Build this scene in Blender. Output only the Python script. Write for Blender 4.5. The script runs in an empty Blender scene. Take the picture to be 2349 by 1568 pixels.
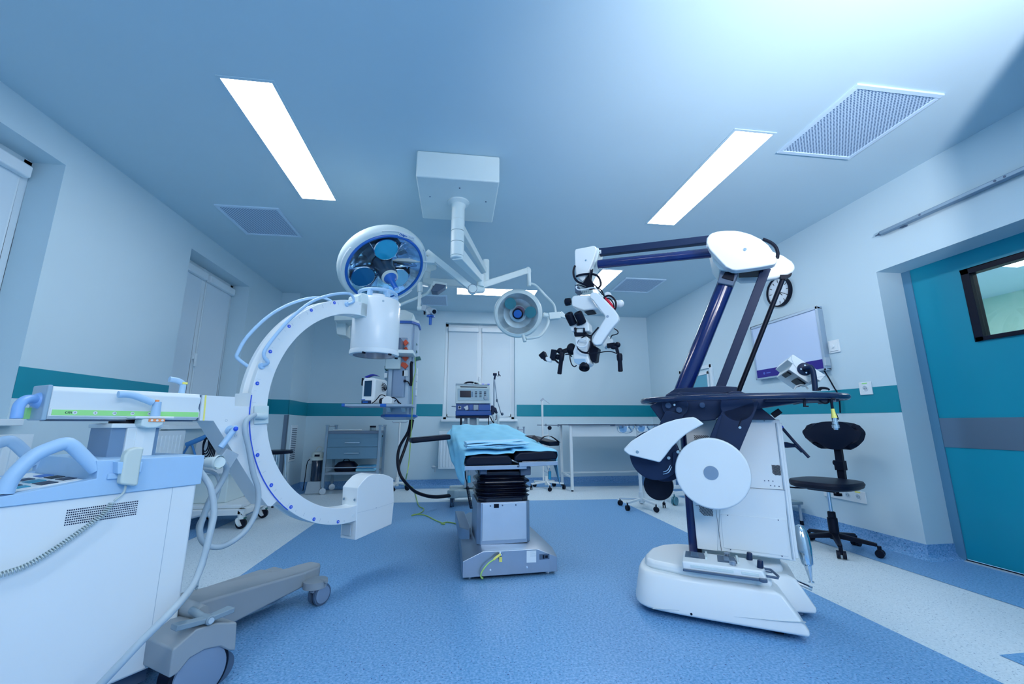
import bpy, bmesh, math, random
from mathutils import Vector, Matrix
random.seed(7)
PI = math.pi
C = bpy.context.scene.collection
sc = bpy.context.scene

# ---------------------------------------------------------------- camera
F_PX, YAW, PITCH, ROLL = 942.3, 0.1316, 0.1958, -0.0019
cam_d = bpy.data.cameras.new('camera'); cam = bpy.data.objects.new('camera', cam_d); C.objects.link(cam)
cam_d.sensor_width = 36.0; cam_d.sensor_fit = 'HORIZONTAL'; cam_d.lens = 36.0 * F_PX / 2349.0
cam_d.clip_start = 0.05
_w = Vector((math.sin(YAW)*math.cos(PITCH), math.cos(YAW)*math.cos(PITCH), math.sin(PITCH)))
_r0 = Vector((math.cos(YAW), -math.sin(YAW), 0)); _u0 = _r0.cross(_w)
_r = _r0*math.cos(ROLL) + _u0*math.sin(ROLL); _u = -_r0*math.sin(ROLL) + _u0*math.cos(ROLL)
cam.matrix_world = Matrix(((_r.x, _u.x, -_w.x, 0), (_r.y, _u.y, -_w.y, 0), (_r.z, _u.z, -_w.z, 1.0), (0, 0, 0, 1)))
sc.camera = cam

# ---------------------------------------------------------------- world, exposure
wd = bpy.data.worlds.new('world'); sc.world = wd; wd.use_nodes = True
wd.node_tree.nodes['Background'].inputs[0].default_value = (0.3, 0.5, 0.8, 1)
wd.node_tree.nodes['Background'].inputs[1].default_value = 0.3
vs = sc.view_settings
vs.view_transform = 'Standard'; vs.look = 'None'; vs.gamma = 1.0; vs.exposure = 0.25; vs.use_curve_mapping = False
sc.cycles.max_bounces = 10; sc.cycles.diffuse_bounces = 6; sc.cycles.glossy_bounces = 4
sc.cycles.transmission_bounces = 8; sc.cycles.transparent_max_bounces = 8
sc.cycles.caustics_reflective = False; sc.cycles.caustics_refractive = False
sc.cycles.sample_clamp_indirect = 4.0
LIGHT_COL = (0.97, 0.98, 1.0)
LIGHT_STR = 15.0

def area_light(name, loc, rot, sx, sy, power, col=LIGHT_COL, spread=180):
    l = bpy.data.lights.new(name, 'AREA'); l.shape = 'RECTANGLE'; l.size = sx; l.size_y = sy
    l.energy = power; l.color = col; l.spread = math.radians(spread)
    o = bpy.data.objects.new(name, l); C.objects.link(o); o.location = loc; o.rotation_euler = rot
    return o
# flash head of the photographer, bounced off the ceiling to the right of the camera
sp = bpy.data.lights.new('bounce_flash', 'SPOT'); sp.energy = 400; sp.spot_size = math.radians(100); sp.spot_blend = 1.0
sp.shadow_soft_size = 0.03; sp.color = (1.0, 0.97, 1.0)
spo = bpy.data.objects.new('bounce_flash', sp); C.objects.link(spo)
spo.location = (1.55, -0.38, 1.75)
spo.rotation_euler = (Vector((1.95, 0.95, 2.95)) - spo.location).to_track_quat('-Z', 'Y').to_euler()
# added soft fill lamp, unseen, behind the camera
area_light('rear_fill', (1.0, -1.2, 2.3), (math.radians(56), 0, math.radians(-6)), 1.4, 1.0, 42, (0.97, 0.98, 1.0))

area_light('corridor_fill', (5.6, 2.6, 2.9), (0, 0, 0), 1.5, 1.5, 90)  # added unseen lamp, brightens the corridor behind the door glass

# ---------------------------------------------------------------- materials
MATS = {}
def mat(name, col, rough=0.5, metal=0.0, emit=None, noise=0.0, nscale=8.0, bump=0.0, bscale=200.0, coat=0.0, alpha=None, trans=0.0, ior=1.45, spec=0.5, aniso=0.0):
    if name in MATS: return MATS[name]
    m = bpy.data.materials.new(name); m.use_nodes = True; MATS[name] = m
    nt = m.node_tree; b = nt.nodes['Principled BSDF']
    b.inputs['Base Color'].default_value = (*col, 1); b.inputs['Roughness'].default_value = rough
    b.inputs['Metallic'].default_value = metal; b.inputs['IOR'].default_value = ior
    b.inputs['Specular IOR Level'].default_value = spec
    if coat: b.inputs['Coat Weight'].default_value = coat; b.inputs['Coat Roughness'].default_value = 0.08
    if trans: b.inputs['Transmission Weight'].default_value = trans
    if emit:
        b.inputs['Emission Color'].default_value = (*emit[0], 1); b.inputs['Emission Strength'].default_value = emit[1]
    tc = nt.nodes.new('ShaderNodeTexCoord')
    if noise:
        n = nt.nodes.new('ShaderNodeTexNoise'); n.inputs['Scale'].default_value = nscale; n.inputs['Detail'].default_value = 4
        nt.links.new(tc.outputs['Object'], n.inputs['Vector'])
        r = nt.nodes.new('ShaderNodeMapRange'); r.inputs[1].default_value = 0.3; r.inputs[2].default_value = 0.7
        r.inputs[3].default_value = 1 - noise; r.inputs[4].default_value = 1 + noise
        nt.links.new(n.outputs['Fac'], r.inputs[0])
        v = nt.nodes.new('ShaderNodeVectorMath'); v.operation = 'SCALE'; v.inputs[0].default_value = col
        nt.links.new(r.outputs[0], v.inputs['Scale']); nt.links.new(v.outputs[0], b.inputs['Base Color'])
    if bump:
        n = nt.nodes.new('ShaderNodeTexNoise'); n.inputs['Scale'].default_value = bscale; n.inputs['Detail'].default_value = 2
        nt.links.new(tc.outputs['Object'], n.inputs['Vector'])
        bp = nt.nodes.new('ShaderNodeBump'); bp.inputs['Strength'].default_value = bump; bp.inputs['Distance'].default_value = 0.002
        nt.links.new(n.outputs['Fac'], bp.inputs['Height']); nt.links.new(bp.outputs[0], b.inputs['Normal'])
    return m

def vinyl(name, base, dark, light):
    """speckled sheet vinyl"""
    m = bpy.data.materials.new(name); m.use_nodes = True; MATS[name] = m
    nt = m.node_tree; b = nt.nodes['Principled BSDF']; N = nt.nodes.new; L = nt.links.new
    b.inputs['Roughness'].default_value = 0.42
    tc = N('ShaderNodeTexCoord')
    n0 = N('ShaderNodeTexNoise'); n0.inputs['Scale'].default_value = 90; n0.inputs['Detail'].default_value = 3
    L(tc.outputs['Object'], n0.inputs['Vector'])
    r0 = N('ShaderNodeMapRange'); r0.inputs[1].default_value = 0.36; r0.inputs[2].default_value = 0.68; L(n0.outputs['Fac'], r0.inputs[0])
    mx0 = N('ShaderNodeMixRGB'); mx0.inputs[1].default_value = (*base, 1); mx0.inputs[2].default_value = (*light, 1)
    L(r0.outputs[0], mx0.inputs[0])
    n1 = N('ShaderNodeTexNoise'); n1.inputs['Scale'].default_value = 110; n1.inputs['Detail'].default_value = 1
    mp = N('ShaderNodeMapping'); mp.inputs['Location'].default_value = (5, 9, 2); L(tc.outputs['Object'], mp.inputs[0]); L(mp.outputs[0], n1.inputs['Vector'])
    r1 = N('ShaderNodeMapRange'); r1.inputs[1].default_value = 0.665; r1.inputs[2].default_value = 0.70; L(n1.outputs['Fac'], r1.inputs[0])
    mx1 = N('ShaderNodeMixRGB'); mx1.inputs[2].default_value = (*dark, 1); L(mx0.outputs[0], mx1.inputs[1]); L(r1.outputs[0], mx1.inputs[0])
    L(mx1.outputs[0], b.inputs['Base Color'])
    return m

M_WALL = mat('wall_paint', (0.53, 0.69, 0.775), 0.55, noise=0.015, nscale=1.5, bump=0.04, bscale=120)
M_CEIL = mat('ceiling_paint', (0.48, 0.65, 0.745), 0.75, noise=0.02, nscale=1.0)
M_TEAL = mat('teal_band_paint', (0.003, 0.25, 0.34), 0.35, noise=0.03, nscale=4)
M_WFRAME = mat('window_frame_plastic', (0.68, 0.79, 0.86), 0.3)
M_BLIND = mat('roller_blind_cloth', (0.60, 0.73, 0.82), 0.8, bump=0.2, bscale=500)
M_VBLUE = vinyl('blue_speckled_vinyl', (0.085, 0.28, 0.55), (0.015, 0.07, 0.25), (0.24, 0.45, 0.73))
M_VGREY = vinyl('pale_speckled_vinyl', (0.55, 0.68, 0.76), (0.26, 0.38, 0.50), (0.66, 0.78, 0.86))
M_WHITE = mat('white_lacquer', (0.74, 0.81, 0.845), 0.35, noise=0.01, nscale=3, coat=0.2)
M_WHITE2 = mat('white_plastic', (0.70, 0.78, 0.82), 0.4, noise=0.01, nscale=5)
M_OFFW = mat('greenish_white_enamel', (0.62, 0.74, 0.76), 0.35, noise=0.01)
M_CREAM = mat('aged_cream_plastic', (0.58, 0.67, 0.64), 0.45, noise=0.02)
M_LBLUE = mat('light_blue_plastic', (0.38, 0.59, 0.82), 0.42, noise=0.01)
M_HBLUE = mat('blue_handle_plastic', (0.22, 0.44, 0.82), 0.38)
M_GREY = mat('warm_grey_plastic', (0.27, 0.32, 0.36), 0.5, noise=0.02)
M_LGREY = mat('light_grey_plastic', (0.42, 0.52, 0.60), 0.5)
M_CABLE = mat('grey_cable_rubber', (0.40, 0.50, 0.57), 0.5)
M_DGREY = mat('dark_grey_metal', (0.07, 0.12, 0.20), 0.45)
M_BLACK = mat('black_plastic', (0.003, 0.007, 0.02), 0.45, spec=0.2)
M_RUBBER = mat('black_rubber', (0.003, 0.006, 0.018), 0.35, spec=0.25)
M_NAVY = mat('navy_anodised_metal', (0.005, 0.020, 0.068), 0.42, noise=0.05, spec=0.35)
M_RAIL = mat('dark_navy_rail', (0.006, 0.02, 0.07), 0.25, coat=0.3)
M_NAVYP = mat('navy_painted_tube', (0.003, 0.014, 0.11), 0.18, coat=0.6)
M_SEAT = mat('black_leatherette', (0.003, 0.008, 0.024), 0.4, spec=0.22, bump=0.1, bscale=300)
M_STEEL = mat('brushed_steel', (0.38, 0.46, 0.56), 0.34, metal=0.9, noise=0.03, nscale=12)
M_CHROME = mat('chrome', (0.75, 0.82, 0.88), 0.08, metal=1.0)
M_GLASS = mat('lamp_glass', (0.6, 0.8, 0.95), 0.02, trans=0.9, ior=1.3)
M_TRAD = mat('radiator_enamel', (0.66, 0.78, 0.86), 0.35)
M_GREEN = mat('lime_label', (0.35, 0.80, 0.28), 0.5)
M_ORANGE = mat('orange_label', (0.95, 0.32, 0.10), 0.5)
M_YELLOW = mat('yellow_label', (0.85, 0.80, 0.20), 0.5)
M_YGREEN = mat('yellow_green_earth_cable', (0.32, 0.52, 0.14), 0.5)
M_RED = mat('orange_red_socket', (0.70, 0.09, 0.04), 0.45)
M_DGREEN = mat('dark_green_socket', (0.01, 0.12, 0.12), 0.45)
M_BDOT = mat('bright_blue_plastic', (0.02, 0.10, 0.70), 0.4)
M_BLUE = mat('medium_blue_plastic', (0.01, 0.12, 0.48), 0.35)
M_DBLUE = mat('deep_blue_enamel', (0.01, 0.09, 0.36), 0.35, noise=0.03)
M_PURPLE = mat('purple_blue_label', (0.02, 0.01, 0.24), 0.4)
M_DRAPE = mat('blue_nonwoven_drape', (0.26, 0.66, 0.88), 0.85, noise=0.05, nscale=9, bump=0.3, bscale=60)
M_DRAPE2 = mat('pale_blue_folded_drape', (0.42, 0.74, 0.94), 0.85, noise=0.03, nscale=9)
M_SCREEN = mat('dark_screen', (0.004, 0.012, 0.035), 0.2, spec=0.2)
M_DOOR = mat('teal_door_laminate', (0.003, 0.28, 0.40), 0.32, noise=0.02, nscale=2)
M_CREDRED = mat('red_tape', (0.75, 0.02, 0.06), 0.5)
M_PAPER = mat('white_paper_label', (0.75, 0.84, 0.9), 0.7)
M_TEALP = mat('teal_plastic', (0.0, 0.28, 0.45), 0.4)
M_FACE = mat('clock_face', (0.70, 0.80, 0.88), 0.5)
M_BOARD = mat('lightbox_screen', (0.52, 0.66, 0.88), 0.25)
M_MINT = mat('pale_green_wall', (0.50, 0.68, 0.58), 0.7)
M_GLOW = mat('lamp_diffuser', (0.9, 0.95, 1.0), 0.5, emit=((0.97, 0.98, 1.0), 15.0))

def perforated(name, base, hole, scale):
    m = bpy.data.materials.new(name); m.use_nodes = True; MATS[name] = m
    nt = m.node_tree; b = nt.nodes['Principled BSDF']; N = nt.nodes.new; L = nt.links.new
    tc = N('ShaderNodeTexCoord'); mp = N('ShaderNodeMapping'); mp.inputs['Scale'].default_value = (scale, scale, scale)
    mp.inputs['Rotation'].default_value = (0, 0, PI/4)
    L(tc.outputs['Object'], mp.inputs[0]); v = N('ShaderNodeTexVoronoi'); v.inputs['Scale'].default_value = 1.0
    v.inputs['Randomness'].default_value = 0.0; v.voronoi_dimensions = '2D'
    L(mp.outputs[0], v.inputs['Vector'])
    r = N('ShaderNodeMapRange'); r.inputs[1].default_value = 0.30; r.inputs[2].default_value = 0.36; L(v.outputs['Distance'], r.inputs[0])
    mx = N('ShaderNodeMixRGB'); mx.inputs[1].default_value = (*hole, 1); mx.inputs[2].default_value = (*base, 1)
    L(r.outputs[0], mx.inputs[0]); L(mx.outputs[0], b.inputs['Base Color']); b.inputs['Roughness'].default_value = 0.6
    return m
M_PERF = perforated('perforated_vent_sheet', (0.50, 0.66, 0.82), (0.05, 0.13, 0.28), 60)

# ---------------------------------------------------------------- geometry helpers
class G:
    """collects shapes in local coordinates, then links them as ONE mesh object"""
    def __init__(s): s.bm = bmesh.new()
    def _face(s, vs):
        try: return s.bm.faces.new(vs)
        except ValueError: return None
    def box(s, x0, x1, y0, y1, z0, z1):
        return s.prism('z', [(x0, y0), (x1, y0), (x1, y1), (x0, y1)], z0, z1)
    def prism(s, ax, pts, d0, d1):
        f = {'x': lambda p, d: (d, p[0], p[1]), 'y': lambda p, d: (p[0], d, p[1]), 'z': lambda p, d: (p[0], p[1], d)}[ax]
        a = [s.bm.verts.new(f(p, d0)) for p in pts]; b = [s.bm.verts.new(f(p, d1)) for p in pts]
        s._face(a[::-1]); s._face(b); n = len(pts)
        for i in range(n): s._face([a[i], a[(i+1) % n], b[(i+1) % n], b[i]])
        return s
    def loft(s, rings, cap=True, closed=True):
        R = [[s.bm.verts.new(p) for p in r] for r in rings]; n = len(R[0])
        for k in range(len(R)-1):
            for i in range(n if closed else n-1):
                s._face([R[k][i], R[k][(i+1) % n], R[k+1][(i+1) % n], R[k+1][i]])
        if cap: s._face(R[0][::-1]); s._face(R[-1])
        return s
    def obox(s, c, size, R):
        hx, hy, hz = [v/2 for v in size]; c = Vector(c); r = []
        for z in (-hz, hz):
            r.append([tuple(c + R @ Vector((x, y, z))) for x, y in ((-hx, -hy), (hx, -hy), (hx, hy), (-hx, hy))])
        return s.loft(r)
    def bar(s, p0, p1, w, h, up=(0, 0, 1), w1=None, h1=None):
        p0, p1 = Vector(p0), Vector(p1); d = (p1-p0).normalized(); side = d.cross(Vector(up)).normalized(); u = side.cross(d)
        r = []
        for p, ww, hh in ((p0, w, h), (p1, w1 or w, h1 or h)):
            r.append([tuple(p + side*a*ww/2 + u*b*hh/2) for a, b in ((-1, -1), (1, -1), (1, 1), (-1, 1))])
        return s.loft(r)
    def cyl(s, p0, p1, r0, r1=None, n=24, cap=True):
        return s.lathe([(r0, 0), (r1 if r1 is not None else r0, (Vector(p1)-Vector(p0)).length)], p0, Vector(p1)-Vector(p0), n, cap)
    def lathe(s, prof, org=(0, 0, 0), axis=(0, 0, 1), n=32, cap=True):
        q = Vector(axis).normalized().to_track_quat('Z', 'Y'); org = Vector(org); rings = []
        for r, h in prof:
            rings.append([tuple(org + q @ Vector((r*math.cos(2*PI*i/n), r*math.sin(2*PI*i/n), h))) for i in range(n)])
        return s.loft(rings, cap)
    def tube(s, pts, r, n=8, closed=False, smooth=0, r1=None):
        P = [Vector(p) for p in pts]
        if smooth: P = catmull(P, smooth, closed)
        m = len(P); T = []
        for i in range(m):
            a = P[(i-1) % m] if closed or i > 0 else P[i]; b = P[(i+1) % m] if closed or i < m-1 else P[i]
            T.append((b-a).normalized())
        nrm = T[0].orthogonal().normalized(); rings = []
        for i in range(m):
            nrm = (nrm - T[i]*nrm.dot(T[i])).normalized(); bn = T[i].cross(nrm)
            rr = r if r1 is None else r + (r1-r)*i/(m-1)
            rings.append([tuple(P[i] + nrm*rr*math.cos(2*PI*k/n) + bn*rr*math.sin(2*PI*k/n)) for k in range(n)])
        if closed:
            rings.append(rings[0]); return s.loft(rings, False)
        return s.loft(rings, True)
    def ball(s, c, r, n=16, m=10):
        if not hasattr(r, '__len__'): r = (r, r, r)
        c = Vector(c); rings = []
        for j in range(m+1):
            t = PI*j/m; st = max(math.sin(t), 0.02)
            rings.append([(c.x + r[0]*st*math.cos(2*PI*i/n), c.y + r[1]*st*math.sin(2*PI*i/n), c.z - r[2]*math.cos(t)) for i in range(n)])
        return s.loft(rings)
    def quad(s, *pts):
        s._face([s.bm.verts.new(p) for p in pts]); return s
    def grid(s, rows, thick=0):
        R = [[s.bm.verts.new(p) for p in r] for r in rows]
        for k in range(len(R)-1):
            for i in range(len(R[0])-1): s._face([R[k][i], R[k][i+1], R[k+1][i+1], R[k+1][i]])
        return s
    def out(s, name, m, parent=None, bevel=0, seg=2, solid=0, sub=0, sharp=35, recalc=True):
        bm = s.bm
        bmesh.ops.remove_doubles(bm, verts=bm.verts, dist=1e-5)
        if recalc: bmesh.ops.recalc_face_normals(bm, faces=bm.faces)
        me = bpy.data.meshes.new(name); bm.to_mesh(me); bm.free()
        for k in (m if isinstance(m, (list, tuple)) else [m]): me.materials.append(k)
        me.polygons.foreach_set('use_smooth', [True]*len(me.polygons))
        me.set_sharp_from_angle(angle=math.radians(sharp))
        o = bpy.data.objects.new(name, me); C.objects.link(o)
        if parent is not None: o.parent = parent
        if solid: md = o.modifiers.new('solid', 'SOLIDIFY'); md.thickness = solid; md.offset = 0
        if bevel:
            md = o.modifiers.new('bevel', 'BEVEL'); md.width = bevel; md.segments = seg; md.limit_method = 'ANGLE'
            md.angle_limit = math.radians(35); md.harden_normals = True
        if sub: md = o.modifiers.new('sub', 'SUBSURF'); md.levels = sub; md.render_levels = sub
        return o

def catmull(P, k, closed=False):
    out = []; m = len(P)
    for i in range(m if closed else m-1):
        p0 = P[(i-1) % m] if closed or i > 0 else P[0]; p1 = P[i]; p2 = P[(i+1) % m]
        p3 = P[(i+2) % m] if closed or i < m-2 else P[-1]
        for j in range(k):
            t = j/k
            out.append(0.5*((2*p1) + (-p0+p2)*t + (2*p0-5*p1+4*p2-p3)*t*t + (-p0+3*p1-3*p2+p3)*t**3))
    if not closed: out.append(P[-1])
    return out

def thing(name, label, cat, loc=(0, 0, 0), rotz=0, group=None):
    o = bpy.data.objects.new(name, None); C.objects.link(o); o.empty_display_size = 0.1
    o.location = loc; o.rotation_euler = (0, 0, rotz); o['label'] = label; o['category'] = cat
    if group: o['group'] = group
    return o
def tag(o, label, cat, group=None):
    o['label'] = label; o['category'] = cat
    if group: o['group'] = group
    return o
def struct(o): o['kind'] = 'structure'; return o
def dup(root, loc, rotz, label, group=None):
    r = root.copy(); C.objects.link(r); r.location = loc; r.rotation_euler = (0, 0, rotz); r['label'] = label
    if group: r['group'] = group
    for ch in list(root.children):
        c = ch.copy(); C.objects.link(c); c.parent = r
        for g in list(ch.children):
            d = g.copy(); C.objects.link(d); d.parent = c
    return r
def lettering(txt, size, loc, rot, m, parent, name='lettering', depth=0.0006, bold=0.0):
    cu = bpy.data.curves.new(name, 'FONT'); cu.body = txt; cu.size = size; cu.extrude = depth; cu.offset = bold
    cu.align_x = 'CENTER'; cu.align_y = 'CENTER'
    t = bpy.data.objects.new(name, cu); C.objects.link(t)
    me = bpy.data.meshes.new_from_object(t); bpy.data.objects.remove(t)
    me.materials.clear(); me.materials.append(m)
    o = bpy.data.objects.new(name, me); C.objects.link(o); o.location = loc
    o.rotation_euler = rot
    if parent is not None: o.parent = parent
    return o
def circ(cx, cy, r, n=24, a0=0, a1=360):
    full = abs(a1-a0) >= 360; k = n if full else n+1
    return [(cx + r*math.cos(math.radians(a0+(a1-a0)*i/n)), cy + r*math.sin(math.radians(a0+(a1-a0)*i/n))) for i in range(k)]
def caster(parent, x, y, r=0.04, w=0.022, m=None, name='caster', h=None, ang=0):
    g = G(); c, s_ = math.cos(ang), math.sin(ang)
    for o in (-w*0.62, w*0.62):
        g.cyl((x - s_*(o-w*0.35), y + c*(o-w*0.35), r), (x - s_*(o+w*0.35), y + c*(o+w*0.35), r), r, n=20)
    top = h or 2*r+0.02
    g.cyl((x, y, r), (x, y, top), w*0.45, n=10)
    return g.out(name, m or M_BLACK, parent)
# ================================================================ THE ROOM
XL, XR, YB, YF, ZC = -2.68, 3.51, 7.15, -1.7, 2.96
def rects(u0, u1, v0, v1, holes):
    cuts = sorted({u0, u1, *[h[0] for h in holes], *[h[1] for h in holes]}); out = []
    for a, b in zip(cuts, cuts[1:]):
        hs = sorted([(h[2], h[3]) for h in holes if h[0] <= a+1e-6 and h[1] >= b-1e-6]); v = v0
        for lo, hi in hs:
            if lo > v+1e-6: out.append((a, b, v, lo))
            v = hi
        if v < v1-1e-6: out.append((a, b, v, v1))
    return out
W1 = (1.25, 2.885, 1.02, 2.73); W2 = (4.25, 5.44, 0.98, 2.73); W3 = (-0.235, 1.0, 1.06, 2.755)
DR = (1.05, 2.88, 0.0, 2.258)
g = G()
for a, b, c, d in rects(YF-0.3, YB+0.3, 0, ZC, [W1, W2]): g.box(XL-0.32, XL, a, b, c, d)
struct(g.out('wall_left', M_WALL))
g = G(); 
for a, b, c, d in rects(XL, XR, 0, ZC, [W3]): g.box(a, b, YB, YB+0.25, c, d)
struct(g.out('wall_back', M_WALL))
g = G(); g.box(XL, -2.42, 6.4, YB, 0, ZC); struct(g.out('wall_pier', M_WALL))
g = G()
for a, b, c, d in rects(YF-0.3, YB+0.3, 0, ZC, [DR]): g.box(XR, XR+0.246, a, b, c, d)
struct(g.out('wall_right', M_WALL))
g = G(); g.box(XL, XR, YF-0.25, YF, 0, ZC)
g.box(2.14, XR, YF, 0.42, 0, ZC)                       # added block out of view, cuts the flash to a ceiling shadow edge
struct(g.out('wall_front_and_blocker', M_WALL))
g = G(); g.box(XL-0.3, 8.6, YF-0.3, YB+0.3, ZC, ZC+0.1); struct(g.out('ceiling', M_CEIL))
# floor: pale sheet with the blue field, blue borders and a blue door patch laid into it
g = G(); bm = g.bm
def flr(pts, z, mi):
    f = bm.faces.new([bm.verts.new((x, y, z)) for x, y in pts]); f.material_index = mi
flr([(XL-0.3, YF-0.3), (8.6, YF-0.3), (8.6, YB+0.3), (XL-0.3, YB+0.3)], -0.002, 0)
flr([(-1.42, YF), (2.13, YF), (2.16, 5.60), (-1.42, 5.80)], 0.0, 1)
flr([(2.385, YF), (6.0, YF), (6.0, 1.73), (2.385, 1.74)], 0.0, 1)
flr([(3.11, 1.73), (6.0, 1.73), (6.0, YB), (3.10, 6.72)], 0.0, 1)
flr([(XL, 7.02), (3.10, 6.72), (6.0, YB), (XL, YB)], 0.0, 1)
flr([(XL, YF), (-2.36, YF), (-2.30, 6.15), (-2.16, 7.0), (XL, 7.02)], 0.0, 1)
struct(g.out('floor', [M_VGREY, M_VBLUE], recalc=False))
# coved skirting in the same blue vinyl
def cove(name, path, h=0.105):
    g = G(); rows = []
    prof = [(0.0, h), (0.006, h), (0.006, 0.045), (0.018, 0.018), (0.045, 0.004), (0.05, 0.0)]
    P = [Vector((*p, 0)) for p in path]
    for i, p in enumerate(P):
        a = (P[i]-P[i-1]).normalized() if i else (P[1]-P[0]).normalized(); b = (P[i+1]-P[i]).normalized() if i < len(P)-1 else a
        na, nb = Vector((-a.y, a.x, 0)), Vector((-b.y, b.x, 0)); m = (na+nb); m = m/ max(m.dot(na), 0.2)
        rows.append([tuple(p + m*o + Vector((0, 0, z))) for o, z in prof])
    g.grid(rows); return struct(g.out(name, M_VBLUE))
cove('baseboard_left', [(XL, 6.4), (XL, YF)])
cove('baseboard_back', [(XR, YB), (-2.42, YB), (-2.42, 6.4), (XL, 6.4)])
cove('baseboard_right', [(XR+0.24, 2.88), (XR, 2.88), (XR, YB)])
# painted teal band
def band(n, fn):
    g = G(); fn(g); return struct(g.out('trim_%d' % n, M_TEAL))
band(1, lambda g: g.prism('x', [(2.885, 1.158), (4.24, 1.16), (4.24, 1.355), (2.885, 1.352)], XL-0.001, XL+0.002))
band(2, lambda g: g.prism('x', [(5.44, 1.14), (6.4, 1.14), (6.4, 1.35), (5.44, 1.352)], XL-0.001, XL+0.002))
band(3, lambda g: (g.prism('y', [(XL, 1.14), (-2.418, 1.135), (-2.418, 1.345), (XL, 1.35)], 6.398, 6.401),
                   g.prism('x', [(6.398, 1.135), (YB, 1.125), (YB, 1.335), (6.398, 1.345)], -2.421, -2.418)))
band(4, lambda g: g.prism('y', [(-2.42, 1.125), (-0.245, 1.12), (-0.245, 1.325), (-2.42, 1.335)], YB-0.002, YB+0.001))
band(5, lambda g: g.prism('y', [(1.025, 1.12), (XR, 1.115), (XR, 1.32), (1.025, 1.32)], YB-0.002, YB+0.001))
band(6, lambda g: g.prism('x', [(2.88, 1.082), (YB, 1.115), (YB, 1.32), (2.88, 1.298)], XR-0.002, XR+0.001))
g = G(); g.box(-2.47, -2.416, 6.394, 6.40, 0.1, 1.13); g.box(-2.42, -2.414, 6.394, 6.43, 0.1, 1.13)
struct(g.out('trim_7', mat('corner_guard_steel', (0.20, 0.27, 0.36), 0.35, metal=0.6)))
# grille on the pier
gr = tag(G().box(-2.419, -2.405, 6.55, 6.78, 0.46, 0.98).out('wall_grille', M_WFRAME, bevel=0.004), 'white louvred air grille low on the side of the left pier', 'air grille')
g = G()
for i in range(17): g.box(-2.405, -2.402, 6.575, 6.755, 0.49+i*0.027, 0.503+i*0.027)
g.out('slat_gap', M_DGREY, gr)

# ---- windows -----------------------------------------------------------
def window(n, u0, u1, z0, z1, to, depth, sill=True):
    """to(u, n, z): n = distance behind the wall face"""
    root = bpy.data.objects.new('window_%d' % n, None); C.objects.link(root); struct(root)
    def B(g, ua, ub, na, nb, za, zb):
        P = [to(u, nn, z) for z in (za, zb) for u, nn in ((ua, na), (ub, na), (ub, nb), (ua, nb))]
        g.loft([P[:4], P[4:]])
    g = G(); f = 0.055
    B(g, u0, u1, depth, depth+0.06, z1-f, z1); B(g, u0, u1, depth, depth+0.06, z0, z0+f)
    B(g, u0, u0+f, depth, depth+0.06, z0, z1); B(g, u1-f, u1, depth, depth+0.06, z0, z1)
    um = (u0+u1)/2; B(g, um-0.035, um+0.035, depth-0.005, depth+0.06, z0, z1)
    g.out('window_frame', M_WFRAME, root, bevel=0.005)
    for a, b in ((u0+f, um-0.035), (um+0.035, u1-f)):
        g = G(); t = 0.05
        B(g, a, b, depth-0.012, depth+0.03, z1-f-t, z1-f); B(g, a, b, depth-0.012, depth+0.03, z0+f, z0+f+t)
        B(g, a, a+t, depth-0.012, depth+0.03, z0+f, z1-f); B(g, b-t, b, depth-0.012, depth+0.03, z0+f, z1-f)
        s = g.out('sash', M_WFRAME, root, bevel=0.004)
        g = G(); B(g, a-0.01, b+0.01, depth-0.065, depth-0.012, z1-f-0.09, z1-f-0.005); g.out('blind_cassette', M_WFRAME, root, bevel=0.014, seg=3)
        g = G(); B(g, a+0.018, b-0.018, depth-0.016, depth-0.013, z0+f+0.01, z1-f-0.085); g.out('roller_blind', M_BLIND, root)
        g = G(); B(g, a+t, b-t, depth+0.02, depth+0.024, z0+f, z1-f); g.out('pane', M_GLASS, root)
    g = G(); B(g, um-0.015, um+0.015, depth-0.03, depth-0.005, (z0+z1)/2-0.16, (z0+z1)/2-0.09)
    B(g, um-0.011, um+0.011, depth-0.05, depth-0.03, (z0+z1)/2-0.24, (z0+z1)/2-0.10); g.out('window_handle', M_WFRAME, root, bevel=0.004)
    g = G(); B(g, u0-0.02, u1+0.02, depth+0.06, depth+0.09, z0-0.02, z1+0.02); g.out('outer_shutter', M_WALL, root)
    if sill:
        g = G(); B(g, u0-0.0, u1+0.0, -0.002, depth, z0-0.002, z0+0.012); B(g, u0-0.03, u1+0.03, -0.07, 0, z0-0.028, z0+0.012)
        g.out('window_sill', M_WFRAME, root, bevel=0.006)
    return root
window(1, *W1, lambda u, n, z: (XL-n, u, z), 0.2)
window(2, *W2, lambda u, n, z: (XL-n, u, z), 0.2)
window(3, *W3, lambda u, n, z: (u, YB+n, z), 0.12)

# ---- door --------------------------------------------------------------
dr = bpy.data.objects.new('door_1', None); C.objects.link(dr); struct(dr)
XD = XR+0.246
g = G()
WD = (1.6, 2.47, 1.585, 2.12)
for a, b, c, d in rects(0.9, 2.93, 0.015, 2.3, [WD]): g.box(XD+0.002, XD+0.05, a, b, c, d)
g.out('door_leaf', M_DOOR, dr)
g = G(); g.box(XD-0.006, XD+0.002, 2.815, 2.88, 0.0, 2.258); g.out('door_jamb', mat('blue_grey_jamb_steel', (0.12, 0.30, 0.45), 0.4, metal=0.3), dr)
g = G(); g.box(XD-0.003, XD+0.003, 1.05, 2.815, 0.815, 1.035); g.out('kick_band', mat('door_band_steel', (0.30, 0.38, 0.48), 0.28, metal=0.9), dr)
g = G(); f = 0.04
for a, b, c, d in ((1.56, 2.475, 2.085, 2.125), (1.56, 2.475, 1.58, 1.612), (2.425, 2.475, 1.58, 2.125), (1.56, 1.6, 1.58, 2.125)):
    g.box(XD-0.012, XD+0.06, a, b, c, d)
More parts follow.
